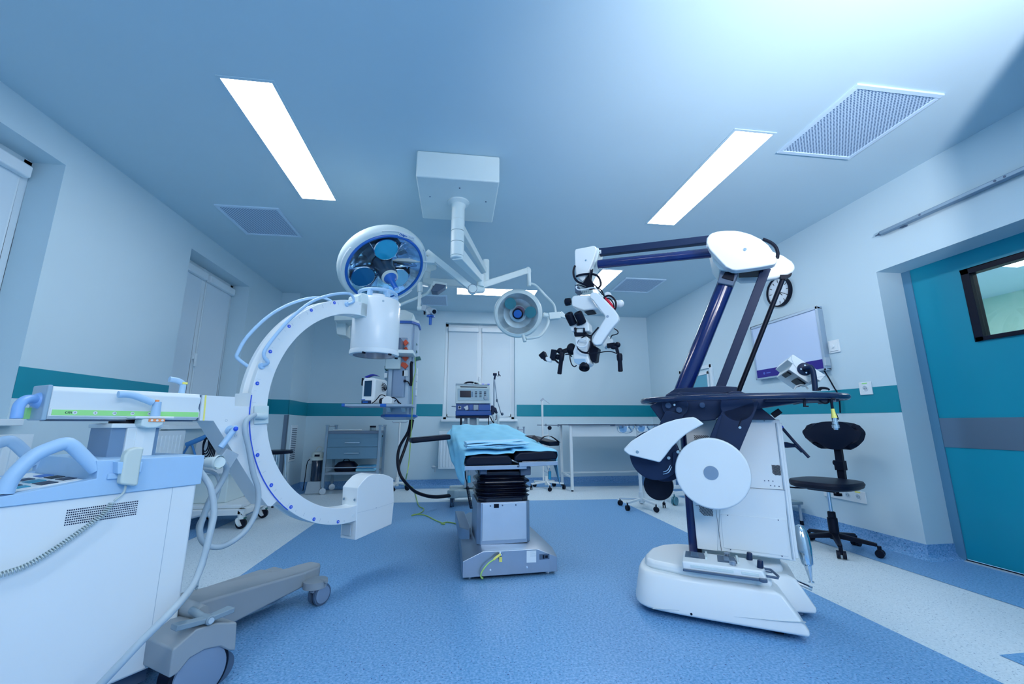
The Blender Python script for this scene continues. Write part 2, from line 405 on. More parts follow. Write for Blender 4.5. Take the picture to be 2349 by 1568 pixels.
g.out('glazing_frame', M_BLACK, dr, bevel=0.003)
g = G(); g.box(XD+0.02, XD+0.026, 1.6, 2.43, 1.6, 2.09); g.out('pane', mat('door_glass', (0.93, 0.98, 0.97), 0.01, trans=1.0, ior=1.5), dr)
g = G(); g.box(XD-0.01, XD+0.0, 1.05, 2.815, 0.0, 0.012); g.out('door_track', M_BLACK, dr)
g = G(); g.box(XD-0.03, XD-0.01, 1.05, 2.815, 0.0, 0.006); g.out('threshold_strip', M_LGREY, dr)
# corridor seen through the door glass
g = G(); g.box(8.4, 8.5, 0.3, 6.5, 0, ZC); g.box(XD+0.06, 8.5, 6.4, 6.5, 0, ZC); g.box(XD+0.06, 8.5, 0.25, 0.3, 0, ZC)
struct(g.out('wall_corridor', M_MINT))

# ---- sliding rail over the door -----------------------------------------
rl = thing('door_rail', 'long thin grey metal rail fixed to the right wall above the teal door', 'rail')
g = G(); g.bar((XR-0.03, 2.76, 2.552), (XR-0.03, 1.0, 2.552), 0.045, 0.03); g.out('rail', mat('rail_aluminium', (0.22, 0.33, 0.44), 0.4, metal=0.5), rl, bevel=0.006)
g = G(); g.lathe([(0.011, 0), (0.014, 0.012), (0.006, 0.03), (0.004, 0.05)], (XR-0.03, 2.76, 2.552), (0, 1, 0), 14); g.out('end_bolt', M_DGREY, rl)
for y in (2.45, 2.0, 1.95, 1.55):
    g = G(); g.cyl((XR-0.054, y, 2.552), (XR-0.05, y, 2.552), 0.008, n=10); g.out('screw', M_DGREY, rl)
for y in (2.6, 1.8, 1.2):
    g = G(); g.box(XR-0.02, XR+0.002, y-0.02, y+0.02, 2.53, 2.575); g.out('bracket', M_DGREY, rl)

# ---- ceiling lights -------------------------------------------------------
def ceiling_light(x0, x1, y0, y1, label):
    t = thing('ceiling_light', label, 'ceiling light', ((x0+x1)/2, (y0+y1)/2, ZC), 0, 'recessed ceiling lights')
    a, b = (x1-x0)/2, (y1-y0)/2
    g = G(); f = 0.018
    g.box(-a-f, a+f, -b-f, -b, -0.005, 0.001); g.box(-a-f, a+f, b, b+f, -0.005, 0.001)
    g.box(-a-f, -a, -b, b, -0.005, 0.001); g.box(a, a+f, -b, b, -0.005, 0.001); g.out('frame', M_CEIL, t)
    g = G(); g.box(-a, a, -b, b, -0.004, 0.001); g.out('diffuser', M_GLOW, t)
    return t
ceiling_light(-1.40, -1.12, 2.23, 3.53, 'long bright ceiling light panel on the left, nearest the left windows')
ceiling_light(1.84, 2.12, 2.25, 3.58, 'long bright ceiling light panel above the white microscope shell, right of the ceiling box')
ceiling_light(-0.04, 1.15, 5.80, 6.12, 'bright ceiling light panel lying crosswise at the back above the window')
ceiling_light(1.83, 2.10, 4.85, 6.0, 'bright ceiling light panel half hidden behind the microscope head')
ceiling_light(-0.9, -0.6, -1.0, 0.3, 'added ceiling light panel behind the camera, out of view')  # unseen panel, added to help light the room
lw = ceiling_light(6.2, 7.1, 3.0, 4.1, 'bright ceiling panel of the corridor seen through the door glass')

# ---- ceiling vents --------------------------------------------------------
def ceiling_vent(x0, x1, y0, y1, label):
    t = thing('ceiling_vent', label, 'ceiling vent', ((x0+x1)/2, (y0+y1)/2, ZC), 0, 'square ceiling vents')
    a, b = (x1-x0)/2, (y1-y0)/2; f = 0.028
    g = G()
    g.box(-a, a, -b, -b+f, -0.012, 0.001); g.box(-a, a, b-f, b, -0.012, 0.001)
    g.box(-a, -a+f, -b+f, b-f, -0.012, 0.001); g.box(a-f, a, -b+f, b-f, -0.012, 0.001)
    g.out('frame', mat('vent_frame_enamel', (0.56, 0.73, 0.88), 0.4), t, bevel=0.002)
    g = G(); g.box(-a+f, a-f, -b+f, b-f, -0.006, 0.001); g.out('perforated_sheet', M_PERF, t)
    return t
ceiling_vent(-2.235, -1.68, 3.74, 4.34, 'square ceiling vent above the second left window')
ceiling_vent(2.29, 2.89, 1.79, 2.42, 'large perforated ceiling vent near the top right, closest to the camera')
ceiling_vent(2.25, 2.84, 5.10, 5.68, 'small-looking ceiling vent at the back right, beside the half hidden light panel')
ceiling_vent(-0.64, -0.19, 6.22, 6.78, 'ceiling vent at the back, behind the ceiling camera arm')

# ---- radiators -------------------------------------------------------------
def radiator(loc, rotz, L, z0, z1, label, valve=1):
    t = thing('radiator', label, 'radiator', loc, rotz, 'white panel radiators')
    g = G(); g.box(0, L, 0, 0.012, z0, z1); n = int(L/0.05)
    for i in range(n):
        x = 0.02+i*(L-0.04)/n; g.box(x, x+0.022, -0.008, 0.002, z0+0.03, z1-0.03)
    g.out('panel', M_TRAD, t, bevel=0.003)
    g = G(); g.box(-0.003, L+0.003, 0, 0.09, z1-0.005, z1+0.012); g.box(-0.004, 0, 0, 0.09, z0, z1); g.box(L, L+0.004, 0, 0.09, z0, z1)
    g.out('top_grille', M_TRAD, t, bevel=0.002)
    g = G(); g.box(0, L, 0.07, 0.085, z0, z1); g.box(L*0.15, L*0.15+0.03, 0.085, 0.13, z0+0.1, z1-0.05); g.box(L*0.85, L*0.85+0.03, 0.085, 0.13, z0+0.1, z1-0.05); g.out('back_panel', M_TRAD, t)
    x = L+0.05 if valve > 0 else -0.05
    g = G(); g.tube([(x-0.05*valve, 0.045, z0+0.03), (x, 0.045, z0+0.03), (x, 0.045, z0-0.05)], 0.009); g.lathe([(0.014, 0), (0.02, 0.02), (0.02, 0.05), (0.012, 0.06)], (x, 0.045, z0+0.03), (valve, 0, 0), 14)
    g.out('valve', M_LGREY, t); return t
radiator((XL+0.13, 1.3, 0), PI/2, 1.62, 0.42, 0.93, 'white ribbed radiator under the first left window, at the left edge')
radiator((XL+0.13, 3.58, 0), PI/2, 0.78, 0.42, 0.93, 'white radiator on the left wall seen between the boom and the blue cart top')
radiator((-0.28, YB-0.13, 0), 0, 1.25, 0.28, 0.86, 'white radiator below the back window, beside the operating table', -1)

# ---- fittings on the right wall ---------------------------------------------
ck = thing('wall_clock', 'round black rimmed wall clock on the right wall behind the microscope arm', 'clock', (XR, 3.915, 2.418), -PI/2)
g = G(); g.lathe([(0.165, -0.002), (0.168, 0.02), (0.165, 0.04), (0.152, 0.042), (0.15, 0.03)], (0, 0, 0), (0, -1, 0), 48, cap=False); g.out('rim', M_BLACK, ck)
g = G(); g.cyl((0, 0, 0), (0, -0.022, 0), 0.153, n=48); g.out('clock_face', M_FACE, ck)
for i in range(12):
    a = i*PI/6; r0, r1 = (0.105, 0.135)
    g = G(); g.bar((math.sin(a)*r0, -0.0235, math.cos(a)*r0), (math.sin(a)*r1, -0.0235, math.cos(a)*r1), 0.006, 0.002, (0, 1, 0)); g.out('hour_mark', M_BLACK, ck)
def hand(a, L, w):
    a = math.radians(a); g = G(); g.bar((-math.sin(a)*0.02, -0.0255, -math.cos(a)*0.02), (math.sin(a)*L, -0.0255, math.cos(a)*L), w, 0.0015, (0, 1, 0)); g.out('clock_hand', M_BLACK, ck)
hand(140, 0.07, 0.008); hand(118, 0.10, 0.006)
# lit film viewer
bd = thing('film_viewer', 'large white rectangular film viewing board with a purple strip on the right wall', 'film viewer', (XR, 0, 0), 0)
Y0, Y1, Z0, Z1 = 3.44, 4.375, 1.49, 2.12
g = G(); f = 0.028
for a, b, c, d in ((Y0, Y1, Z1-f, Z1+0.0), (Y0, Y1, Z0, Z0+0.02), (Y0, Y0+f, Z0, Z1), (Y1-0.016, Y1, Z0, Z1)): g.box(-0.055, 0.002, a, b, c, d)
g.out('frame', mat('viewer_frame_aluminium', (0.36, 0.48, 0.60), 0.4, metal=0.4), bd, bevel=0.003)
g = G(); g.box(-0.045, 0.0, Y0+f, Y1-0.016, Z0+0.11, Z1-f); g.out('screen', M_BOARD, bd)
g = G(); g.box(-0.048, 0.0, Y0+f, Y1-0.016, Z0+0.02, Z0+0.11); st = g.out('strip', M_PURPLE, bd)
g = G(); g.cyl((-0.0495, Y1-0.13, Z0+0.065), (-0.048, Y1-0.13, Z0+0.065), 0.014, n=20); g.out('round_mark', mat('strip_mark_blue', (0.08, 0.14, 0.55), 0.4), bd)
g = G(); g.box(-0.0492, -0.048, Y1-0.225, Y1-0.165, Z0+0.060, Z0+0.070); g.out('print_line', mat('strip_mark_blue', (0.08, 0.14, 0.55), 0.4), bd)
g = G(); g.box(-0.06, -0.01, Y0-0.012, Y0+0.01, Z0+0.04, Z0+0.12); g.out('switch', M_LGREY, bd, bevel=0.003)
g = G(); g.tube([(-0.03, Y0+0.05, Z0), (-0.025, Y0+0.02, Z0-0.07), (-0.02, Y0-0.01, Z0-0.15), (-0.02, Y0-0.05, Z0-0.25), (-0.02, Y0-0.04, Z0-0.4)], 0.006, smooth=4); g.out('power_cord', M_BLACK, bd)
def wall_plate(name, y, z, w, h, label, cat):
    t = thing(name, label, cat, (XR, y, z), -PI/2)
    g = G(); g.box(-w/2, w/2, -0.012, 0.001, -h/2, h/2); g.out('plate', M_WHITE, t, bevel=0.004); return t
t = wall_plate('thermostat', 3.37, 1.705, 0.115, 0.12, 'small white wall thermostat plate beside the film viewing board', 'thermostat')
g = G(); g.box(-0.042, 0.042, -0.02, -0.011, -0.045, 0.045); g.out('cover', M_WHITE, t, bevel=0.004)
g = G(); g.lathe([(0.018, 0), (0.016, 0.014)], (0.0, -0.019, 0.0), (0, -1, 0), 20); g.out('dial', M_WHITE2, t)
def socket(t, x, col=None):
    g = G(); g.lathe([(0.026, 0), (0.026, 0.003), (0.021, 0.003), (0.019, -0.006)], (x, -0.012, 0), (0, -1, 0), 24, cap=False); g.out('socket_ring', M_WHITE2, t)
    g = G(); g.cyl((x, -0.0122, 0), (x, -0.0124, 0), 0.019, n=20); g.out('socket_well', M_LGREY, t)
    g = G()
    for o in (-0.009, 0.009): g.cyl((x+o, -0.0124, 0), (x+o, -0.0132, 0), 0.003, n=8)
    g.out('socket_hole', M_BLACK, t)
t = wall_plate('wall_socket', 3.135, 1.292, 0.11, 0.11, 'single white wall socket on the teal band near the door', 'wall socket'); socket(t, 0)
g = G(); g.box(-0.022, 0.022, -0.0135, -0.012, 0.038, 0.048); g.out('sticker', M_GREEN, t)
t = wall_plate('socket_strip', 3.505, 0.365, 0.42, 0.10, 'white strip of four wall sockets low on the right wall below the black chair seat', 'wall socket')
for i in range(4): socket(t, -0.155+i*0.10)
g = G(); g.box(0.12, 0.17, -0.0135, -0.012, 0.034, 0.046); g.out('sticker', M_YELLOW, t)
# small hatch window in the right wall at the back
t = thing('hatch_window', 'small framed hatch window on the right wall behind the dark microscope columns', 'hatch', (XR, 5.67, 1.45), -PI/2)
g = G(); w, h = 0.42, 0.36
for a, b, c, d in ((-w, w, h-0.05, h), (-w, w, -h, -h+0.05), (-w, -w+0.05, -h, h), (w-0.05, w, -h, h)): g.box(a, b, -0.03, 0.001, c, d)
for a, b, c, d in ((-w+.09, w-.09, h-0.13, h-.09), (-w+.09, w-.09, -h+.09, -h+0.13), (-w+.09, -w+0.13, -h+.09, h-.09), (w-0.13, w-.09, -h+.09, h-.09)): g.box(a, b, -0.022, 0.001, c, d)
g.out('frame', M_WFRAME, t, bevel=0.003)
g = G(); g.box(-w+.05, w-.05, -0.008, 0.001, -h+.05, h-.05); g.out('board', M_WALL, t)
g = G(); g.box(-w+.13, w-.13, -0.012, -0.008, -h+.13, h-.13); g.out('pane', mat('hatch_glass', (0.10, 0.36, 0.50), 0.15), t)
# double socket on the back wall behind the trolley
t = thing('wall_socket', 'pale double wall socket on the back wall left of the drawer trolley', 'wall socket', (-2.22, YB, 0.43), 0)
g = G(); g.box(-0.1, 0.1, -0.012, 0.001, -0.05, 0.05); g.out('plate', M_WHITE, t, bevel=0.004); socket(t, -0.05); socket(t, 0.05)
# ================================================================ MOBILE X-RAY MACHINE (local x runs along the boom)
ca = thing('mobile_x_ray_machine', 'large white x-ray machine with C shaped arm, light blue cart top and grey base', 'x-ray machine', (-1.08, 1.898, 0), math.radians(56.17))
g = G(); g.box(-0.72, 0.043, 0.0, 0.56, 0.12, 0.762); g.out('cart_body', M_WHITE, ca, bevel=0.012)
g = G(); g.box(-0.0445, -0.043, -0.0008, 0.0, 0.13, 0.755); g.out('panel_seam', M_LGREY, ca)
g = G()
for r in range(7):
    for c in range(36):
        x = -0.338+c*0.0053; z = 0.723-r*0.0075
        g.box(x, x+0.0034, -0.0006, 0.0002, z-0.0042, z)
g.out('vent_perforation', M_NAVY, ca)
g = G(); g.box(-0.7, 0.0, 0.08, 0.5, 0.05, 0.13); g.out('chassis', M_DGREY, ca)
g = G()
prof = [(0.052, 0.757), (0.052, 0.872), (-0.29, 0.876), (-0.283, 0.845), (-0.281, 0.816), (-0.47, 0.79), (-0.62, 0.776), (-0.74, 0.772), (-0.74, 0.757)]
g.prism('y', prof, -0.008, 0.035); g.prism('y', prof, 0.525, 0.568)
g.prism('y', [(0.052, 0.757), (0.052, 0.872), (-0.27, 0.876), (-0.285, 0.80), (-0.74, 0.762), (-0.74, 0.757)], 0.03, 0.53)
g.out('cart_top', M_LBLUE, ca, bevel=0.009, seg=3)
def slope(x): return 0.806+(x+0.30)*0.10
g = G(); g.loft([[(-0.295, 0.05, slope(-.295)), (-0.72, 0.05, slope(-.72)), (-0.72, 0.51, slope(-.72)), (-0.295, 0.51, slope(-.295))],
                 [(-0.295, 0.05, slope(-.295)+.006), (-0.72, 0.05, slope(-.72)+.006), (-0.72, 0.51, slope(-.72)+.006), (-0.295, 0.51, slope(-.295)+.006)]])
kp = g.out('control_panel', M_WHITE2, ca, bevel=0.002)
rnd = random.Random(3)
for (xa, xb, ya, yb, mm) in ((-.40, -.365, .10, .17, M_NAVY), (-.40, -.365, .20, .27, M_BLACK), (-.40, -.365, .30, .37, M_BLUE), (-.46, -.42, .07, .15, M_NAVY), (-.46, -.42, .17, .24, M_TEALP),
                             (-.46, -.42, .27, .33, M_NAVY), (-.46, -.42, .36, .45, M_LGREY), (-.52, -.48, .08, .13, M_TEALP), (-.52, -.48, .15, .22, M_NAVY), (-.52, -.48, .24, .30, M_BLUE), (-.58, -.54, .08, .20, M_NAVY), (-.58, -.54, .23, .30, M_TEALP), (-.64, -.60, .08, .14, M_BLUE), (-.64, -.60, .17, .28, M_NAVY)):
    xa += .07; xb += .07; g = G(); g.loft([[(xa, ya, slope(xa)+h), (xb, ya, slope(xb)+h), (xb, yb, slope(xb)+h), (xa, yb, slope(xa)+h)] for h in (.005, .008)]); g.out('key_field', mm, kp)
hp = [(-0.481,0.794),(-0.476,0.827),(-0.463,0.86),(-0.434,0.903),(-0.397,0.927),(-0.37,0.937),(-0.354,0.93),(-0.338,0.914),(-0.279,0.845)]
for y in (0.015, 0.545):
    g = G(); g.tube([(x, y, z) for x, z in hp], 0.021, n=14, smooth=4); g.out('push_handle', M_LBLUE, ca)
# telescopic column
g = G(); g.box(-0.195, -0.035, 0.19, 0.37, 0.86, 1.0); g.out('lift_column_core', mat('column_grey', (0.16, 0.27, 0.42), 0.4), ca, bevel=0.004)
g = G(); g.box(-0.148, -0.052, 0.178, 0.2, 0.86, 1.0); g.box(-0.2, -0.03, 0.175, 0.38, 0.985, 1.003); g.out('lift_column_cover', M_WHITE2, ca, bevel=0.004)
g = G(); g.box(-0.118, -0.09, 0.1755, 0.179, 0.862, 0.985); g.out('lift_column_strip', M_WHITE, ca)
g = G(); g.cyl((-0.12, 0.27, 0.995), (-0.12, 0.27, 1.03), 0.055, n=24); g.out('swivel_bearing', M_BLACK, ca)
# horizontal boom
g = G(); g.prism('x', [(0.2, 1.03), (0.2, 1.055), (0.203, 1.075), (0.2, 1.12), (0.212, 1.137), (0.318, 1.137), (0.33, 1.12), (0.33, 1.03), (0.32, 1.018), (0.21, 1.018)], -0.375, 0.113); g.out('boom', M_WHITE2, ca, bevel=0.004)
g = G(); g.box(-0.389, -0.374, 0.196, 0.334, 1.014, 1.141); g.out('boom_end_plate', mat('end_plate_grey', (0.30, 0.45, 0.58), 0.35), ca, bevel=0.005)
g = G(); g.box(-0.365, 0.108, 0.1965, 0.2, 1.033, 1.053); gs = g.out('scale_strip', M_GREEN, ca)
g = G(); g.box(-0.37, 0.112, 0.198, 0.2, 1.029, 1.057); g.out('scale_border', M_WHITE, ca)
lettering('cm', 0.016, (-0.322, 0.196, 1.044), (PI/2, 0, 0), M_NAVY, gs)
for i, tx in enumerate(('0', '5', '10', '15', '20')):
    x = -0.305+i*0.057
    g = G(); g.cyl((x, 0.1965, 1.043), (x, 0.1955, 1.043), 0.0065, n=18); g.out('scale_dot', M_WHITE, gs)
    lettering(tx, 0.008, (x, 0.1952, 1.043), (PI/2, 0, 0), M_NAVY, gs)
g = G(); g.box(-0.36, 0.10, 0.22, 0.31, 1.012, 1.019); g.out('boom_rail', M_DGREY, ca)
g = G(); g.tube([(-0.385, 0.25, 1.085), (-0.405, 0.235, 1.088), (-0.43, 0.215, 1.085), (-0.447, 0.195, 1.065), (-0.45, 0.185, 1.035), (-0.45, 0.183, 1.02)], 0.0155, n=14, smooth=4)
g.lathe([(0.030, 0), (0.026, 0.008), (0.018, 0.02)], (-0.389, 0.25, 1.085), (-1, -0.1, 0), 20); g.out('boom_handle', M_HBLUE, ca)
g = G(); g.box(-0.4, -0.385, 0.30, 0.34, 1.02, 1.06); g.out('green_tab', M_GREEN, ca)
# front lever on its plate
px = [(-0.207,1.115),(-0.168,1.116),(-0.123,1.101),(-0.092,1.088),(-0.076,1.049),(-0.075,1.04)]
g = G(); g.tube([(x, 0.15, z) for x, z in px[:4]], 0.0135, n=12, smooth=4)
g.cyl((px[4][0], 0.15, px[3][1]+0.004), (px[4][0], 0.15, px[5][1]-0.008), 0.0145, 0.017, n=14); g.out('brake_lever', M_LBLUE, ca)
g = G(); g.cyl((px[4][0]-0.002, 0.15, px[3][1]+0.003), (px[4][0]-0.002, 0.15, px[3][1]+0.012), 0.008, n=12); g.out('orange_cap', M_ORANGE, ca)
lx = px[4][0]
g = G(); g.box(lx-0.075, lx+0.06, 0.125, 0.2, 1.022, 1.032); g.out('lever_plate', M_WHITE, ca, bevel=0.004)
g = G(); g.prism('y', [(lx-0.05, 1.022), (lx+0.03, 1.022), (lx+0.022, 0.995), (lx+0.0, 0.985), (lx-0.03, 0.985), (lx-0.052, 0.992)], 0.126, 0.19); g.out('lever_bracket', M_OFFW, ca, bevel=0.006)
g = G(); g.box(lx-0.03, lx+0.025, 0.122, 0.1255, 1.01, 1.021); og = g.out('orange_sign', M_ORANGE, ca)
for i in range(3):
    g = G(); x = lx-0.02+i*0.018; g.cyl((x, 0.122, 1.0155), (x, 0.1215, 1.0155), 0.0045, n=14); g.out('sign_dot', M_WHITE, og)
g = G(); q = (0.142,0.3,1.139)
g.tube([(0.075, 0.3, 1.13), (0.078, 0.3, 1.175), (0.072, 0.3, 1.19), (0.05, 0.3, 1.2), (0.02, 0.3, 1.203)], 0.013, n=12, smooth=4); g.out('rear_lever', M_LBLUE, ca)
g = G(); g.box(0.068, 0.09, 0.285, 0.315, 1.184, 1.194); g.out('yellow_cap', M_YELLOW, ca, bevel=0.002)
# yoke that carries the C
CX, CZ_, RO, RI = 1.062, 1.108, 0.722, 0.628
yk = [(0.113,1.132),(0.258,1.132),(0.262,1.087),(0.333,1.087)]
arc = [(CX+RO*1.004*math.cos(math.radians(a)), CZ_+RO*1.004*math.sin(math.radians(a))) for a in range(176, 232, 4)]
tip = [(0.54,0.599),(0.509,0.576),(0.489,0.582),(0.454,0.623),(0.173,1.015),(0.114,1.016)]
g = G(); g.prism('y', [(x, z) for x, z in yk] + arc + tip, 0.19, 0.335); g.out('yoke', M_WHITE, ca, bevel=0.006)
a = [(0.127,1.133),(0.133,1.016),(0.127,1.016),(0.121,1.132)]
g = G(); g.prism('y', a, 0.188, 0.19); g.out('yellow_line', M_YELLOW, ca)
g = G(); g.box(0.108, 0.121, 0.202, 0.325, 1.016, 1.132); g.out('boom_joint', M_DGREY, ca)
g = G(); arcp = [(CX+(RO+0.006)*math.cos(math.radians(a)), 0.186, CZ_+(RO+0.006)*math.sin(math.radians(a))) for a in range(177, 233, 3)]; g.tube(arcp, 0.0028, n=6); g.out('blue_edge_seal', M_BDOT, ca)
for p in ((0.23,0.19,1.017), (0.232,0.19,0.965), (0.282,0.19,0.943)):
    g = G(); g.lathe([(0.006, 0), (0.0055, 0.001), (0.004, 0.0)], p, (0, -1, 0), 12, cap=False); g.out('screw_cap', M_LGREY, ca)
# yoke lever
g = G(); p = (0.254,0.19,0.969); g.lathe([(0.024, 0), (0.022, 0.016), (0.012, 0.028)], p, (0, -1, 0), 20)
p1, p2 = (0.238,0.12,0.982), (0.181,0.12,0.894)
g.tube([p, p1], 0.012, n=12); g.tube([p1, p2], 0.0125, n=14); g.out('yoke_lever', M_LBLUE, ca)
g = G(); p = (0.23,0.105,0.978); g.ball(p, (0.011, 0.008, 0.011)); g.out('blue_cap', M_BDOT, ca)
# the C itself
g = G(); sec = [(RI, .2), (RO, .2), (RO, .222), (RO-.022, .232), (RO-.022, .268), (RO, .278), (RO, .308), (RI, .308), (RI+.004, .254)]
rings = []
for i in range(0, 77):
    a = math.radians(84 + i*(276-84)/76)
    rings.append([(CX+r*math.cos(a), y, CZ_+r*math.sin(a)) for r, y in sec])
g.loft(rings); cc = g.out('c_arm', M_WHITE, ca, bevel=0.003, sharp=28)
for i in range(3, 74):
    if i % 2: continue
    a = math.radians(84+i*(276-84)/76); r0, r1 = RO-0.012, RO-(0.03 if i % 4 else 0.022)
    g = G(); g.bar((CX+r0*math.cos(a), .1995, CZ_+r0*math.sin(a)), (CX+r1*math.cos(a), .1995, CZ_+r1*math.sin(a)), 0.0008, 0.0012, (0, 1, 0)); g.out('degree_mark', M_LGREY, cc)
for k, p in enumerate([(0.801,1.765),(0.64,1.675),(0.508,1.547),(0.415,1.386),(0.365,1.209),(0.41,0.843),(0.503,0.683),(0.631,0.552),(0.787,0.459),(0.963,0.41)]):
    g = G(); g.cyl((p[0], .2, p[1]), (p[0], .197, p[1]), 0.0095, n=20); d = g.out('degree_dot', M_BDOT, cc)
    lettering(str((90, 75, 60, 45, 30, 0, 15, 30, 45, 60)[k]), 0.008, (p[0], .1965, p[1]), (PI/2, 0, 0), M_WHITE, d)
for yy, pts in ((0.165, [(0.899,1.781),(0.923,1.799),(0.913,1.833),(0.868,1.842),(0.745,1.797),(0.609,1.714),(0.492,1.588),(0.41,1.469),(0.364,1.384),(0.364,1.347),(0.388,1.32),(0.376,1.302)]),
                (0.335, [(0.855,1.816),(0.823,1.822),(0.712,1.788),(0.581,1.711),(0.466,1.61),(0.367,1.477),(0.326,1.38),(0.327,1.347),(0.36,1.311)])):
    g = G(); P = [(x, yy, z) for x, z in pts]
    if yy < .2: P = [(P[0][0], 0.2, P[0][2])]+P[1:-1]+[(P[-1][0], 0.2, P[-1][2])]
    else: P = [(P[0][0]+.01, 0.306, P[0][2]-.01)]+P[1:-1]+[(P[-1][0]+.02, 0.306, P[-1][2]-.01)]
    g.tube(P, 0.0092, n=12, smooth=4)
    if yy < .2:
        for q in (P[0], P[-1]): g.lathe([(0.018, 0), (0.015, 0.012)], (q[0], 0.2, q[2]), (0, -1, 0), 16)
    g.out('guard_rail', M_LBLUE, ca)
# image intensifier
ix, iy, ir = 1.235, 0.262, 0.168
g = G(); g.lathe([(0.04, 0.0), (ir-0.012, 0.0), (ir-0.006, 0.012), (ir, 0.03), (ir, 0.39), (ir-0.008, 0.405), (ir-0.05, 0.412), (ir-0.06, 0.43), (0.09, 0.442), (0.02, 0.443)], (ix, iy, 1.492), (0, 0, 1), 56); ii = g.out('image_intensifier', M_WHITE, ca, sharp=40)
g = G(); g.lathe([(ir-0.02, -0.006), (ir+0.004, -0.004), (ir+0.006, 0.012), (ir+0.001, 0.03)], (ix, iy, 1.492), (0, 0, 1), 56, cap=False); g.out('lower_ring', M_WHITE2, ii)
g = G(); g.cyl((ix, iy, 1.487), (ix, iy, 1.493), ir-0.022, n=48); g.out('entrance_window', mat('detector_grid', (0.03, 0.07, 0.16), 0.15), ii)
for a in (200, 265, 330):
    g = G(); g.box(-0.012, 0.012, -0.006, 0.006, -0.014, 0.0); o = g.out('ring_clamp', M_BLACK, ii, bevel=0.002); o.location = (ix+(ir-0.004)*math.cos(math.radians(a)), iy+(ir-0.004)*math.sin(math.radians(a)), 1.490)
for a in (238, 300):
    g = G(); d = Vector((math.cos(math.radians(a)), math.sin(math.radians(a)), 0)); g.cyl(tuple(Vector((ix, iy, 1.86))+d*(ir-0.002)), tuple(Vector((ix, iy, 1.86))+d*(ir+0.002)), 0.008, n=14); g.out('screw_cap', M_LGREY, ii)
g = G(); R = ir-0.035
g.tube([(ix+R*math.cos(t)*1.0, iy+R*math.sin(t), 1.955) for t in [math.radians(a) for a in range(0, 360, 20)]], 0.0125, n=12, closed=True)
for a in (200, 255, 320, 20, 100): g.box(*(lambda c, s_: (ix+R*c-0.014, ix+R*c+0.014, iy+R*s_-0.014, iy+R*s_+0.014))(math.cos(math.radians(a)), math.sin(math.radians(a))), 1.905, 1.95)
g.out('ring_handle', M_LBLUE, ii, bevel=0.003)
g = G(); g.box(1.02, 1.19, 0.2, 0.31, 1.735, 1.895); g.prism('y', [(1.1, 1.895), (1.0, 1.80), (1.0, 1.87), (1.05, 1.905), (1.12, 1.905)], 0.21, 0.305); g.out('mounting_block', M_OFFW, ii, bevel=0.005)
# x-ray tube housing
bx = [(1.101,0.589),(1.133,0.62),(1.179,0.651),(1.218,0.661),(1.254,0.663),(1.335,0.65),(1.388,0.634),(1.435,0.61),(1.454,0.452),(1.441,0.299),(1.113,0.269)]
g = G(); g.prism('y', bx, 0.197, 0.335); tb = g.out('x_ray_tube_housing', M_WHITE, ca, bevel=0.005, seg=3)
g = G(); g.box(bx[0][0]-0.006, bx[0][0]+0.002, 0.23, 0.31, 0.295, 0.36); g.out('connector_cover', M_LGREY, tb, bevel=0.003)
for yy in (0.215, 0.31):
    g = G(); g.cyl((bx[0][0]-0.004, yy, 0.515), (bx[0][0]+0.002, yy, 0.515), 0.008, n=12); g.out('screw', M_CHROME, tb)
g = G(); g.lathe([(0.004, 0), (0.004, 0.002)], (1.278,0.197,0.437), (0, -1, 0), 10); g.out('screw', M_LGREY, tb)
g = G(); P = [(1.108,0.435),(1.265,0.434),(1.447,0.444)]
for (x0, z0), (x1, z1) in zip(P, P[1:]): g.bar((x0, 0.1962, z0), (x1, 0.1962, z1), 0.0008, 0.0012, (0, 1, 0))
g.out('seam_line', M_LGREY, tb)
g = G(); g.lathe([(0.011, 0), (0.010, 0.003)], (1.085,0.2,0.423), (0, -1, 0), 18); g.out('screw_cap', M_WHITE2, ca)
# connector plate and hoses
pc = [(0.357,1.093),(0.436,1.096),(0.444,1.002),(0.368,0.998)]
g = G(); g.prism('y', pc, 0.186, 0.2); g.out('connector_plate', M_OFFW, ca, bevel=0.006, seg=3)
c0, c1 = (0.342,0.15,1.041), (0.409,0.175,1.042)
g = G(); g.cyl(c0, c1, 0.012, 0.019, n=16); g.ball(c1, 0.019); g.out('hose_plug', M_OFFW, ca)
def hose(name, y0, pts, r, y1=None, m=None, parent=ca, n=12):
    k = len(pts); y1 = y0 if y1 is None else y1
    g = G(); g.tube([(p[0], p[1], p[2]) for p in pts], r, n=n, smooth=5); return g.out(name, m or M_CABLE, parent)
H = [(0.342,0.15,1.046), (0.293,0.13,1.021), (0.283,0.12,0.969), (0.313,0.12,0.881), (0.348,0.12,0.765), (0.382,0.12,0.685), (0.389,0.12,0.604), (0.37,0.12,0.539), (0.33,0.12,0.489), (0.267,0.13,0.455), (0.217,0.14,0.457), (0.177,0.15,0.487), (0.162,0.16,0.534), (0.174,0.17,0.586), (0.199,0.18,0.661), (0.227,0.18,0.707), (0.245,0.17,0.765), (0.234,0.15,0.806), (0.193,0.12,0.831)]
hose('power_hose', 0, H, 0.0125)
g = G(); p = (0.19,0.14,0.826); g.lathe([(0.03, 0), (0.032, 0.01), (0.026, 0.012), (0.024, 0.05), (0.02, 0.07)], (0.169,0.09,0.83), (-0.3, 1, 0), 20, cap=False); g.cyl((0.173,0.1,0.829), (0.19,0.14,0.826), 0.024, n=18); g.out('hose_socket', M_OFFW, ca)
g = G(); p = (0.258,0.2,0.839); g.obox((p[0], 0.2, p[2]), (0.07, 0.04, 0.07), Matrix.Rotation(0.5, 3, 'Y')); g.out('socket_bracket', M_LGREY, ca, bevel=0.003)
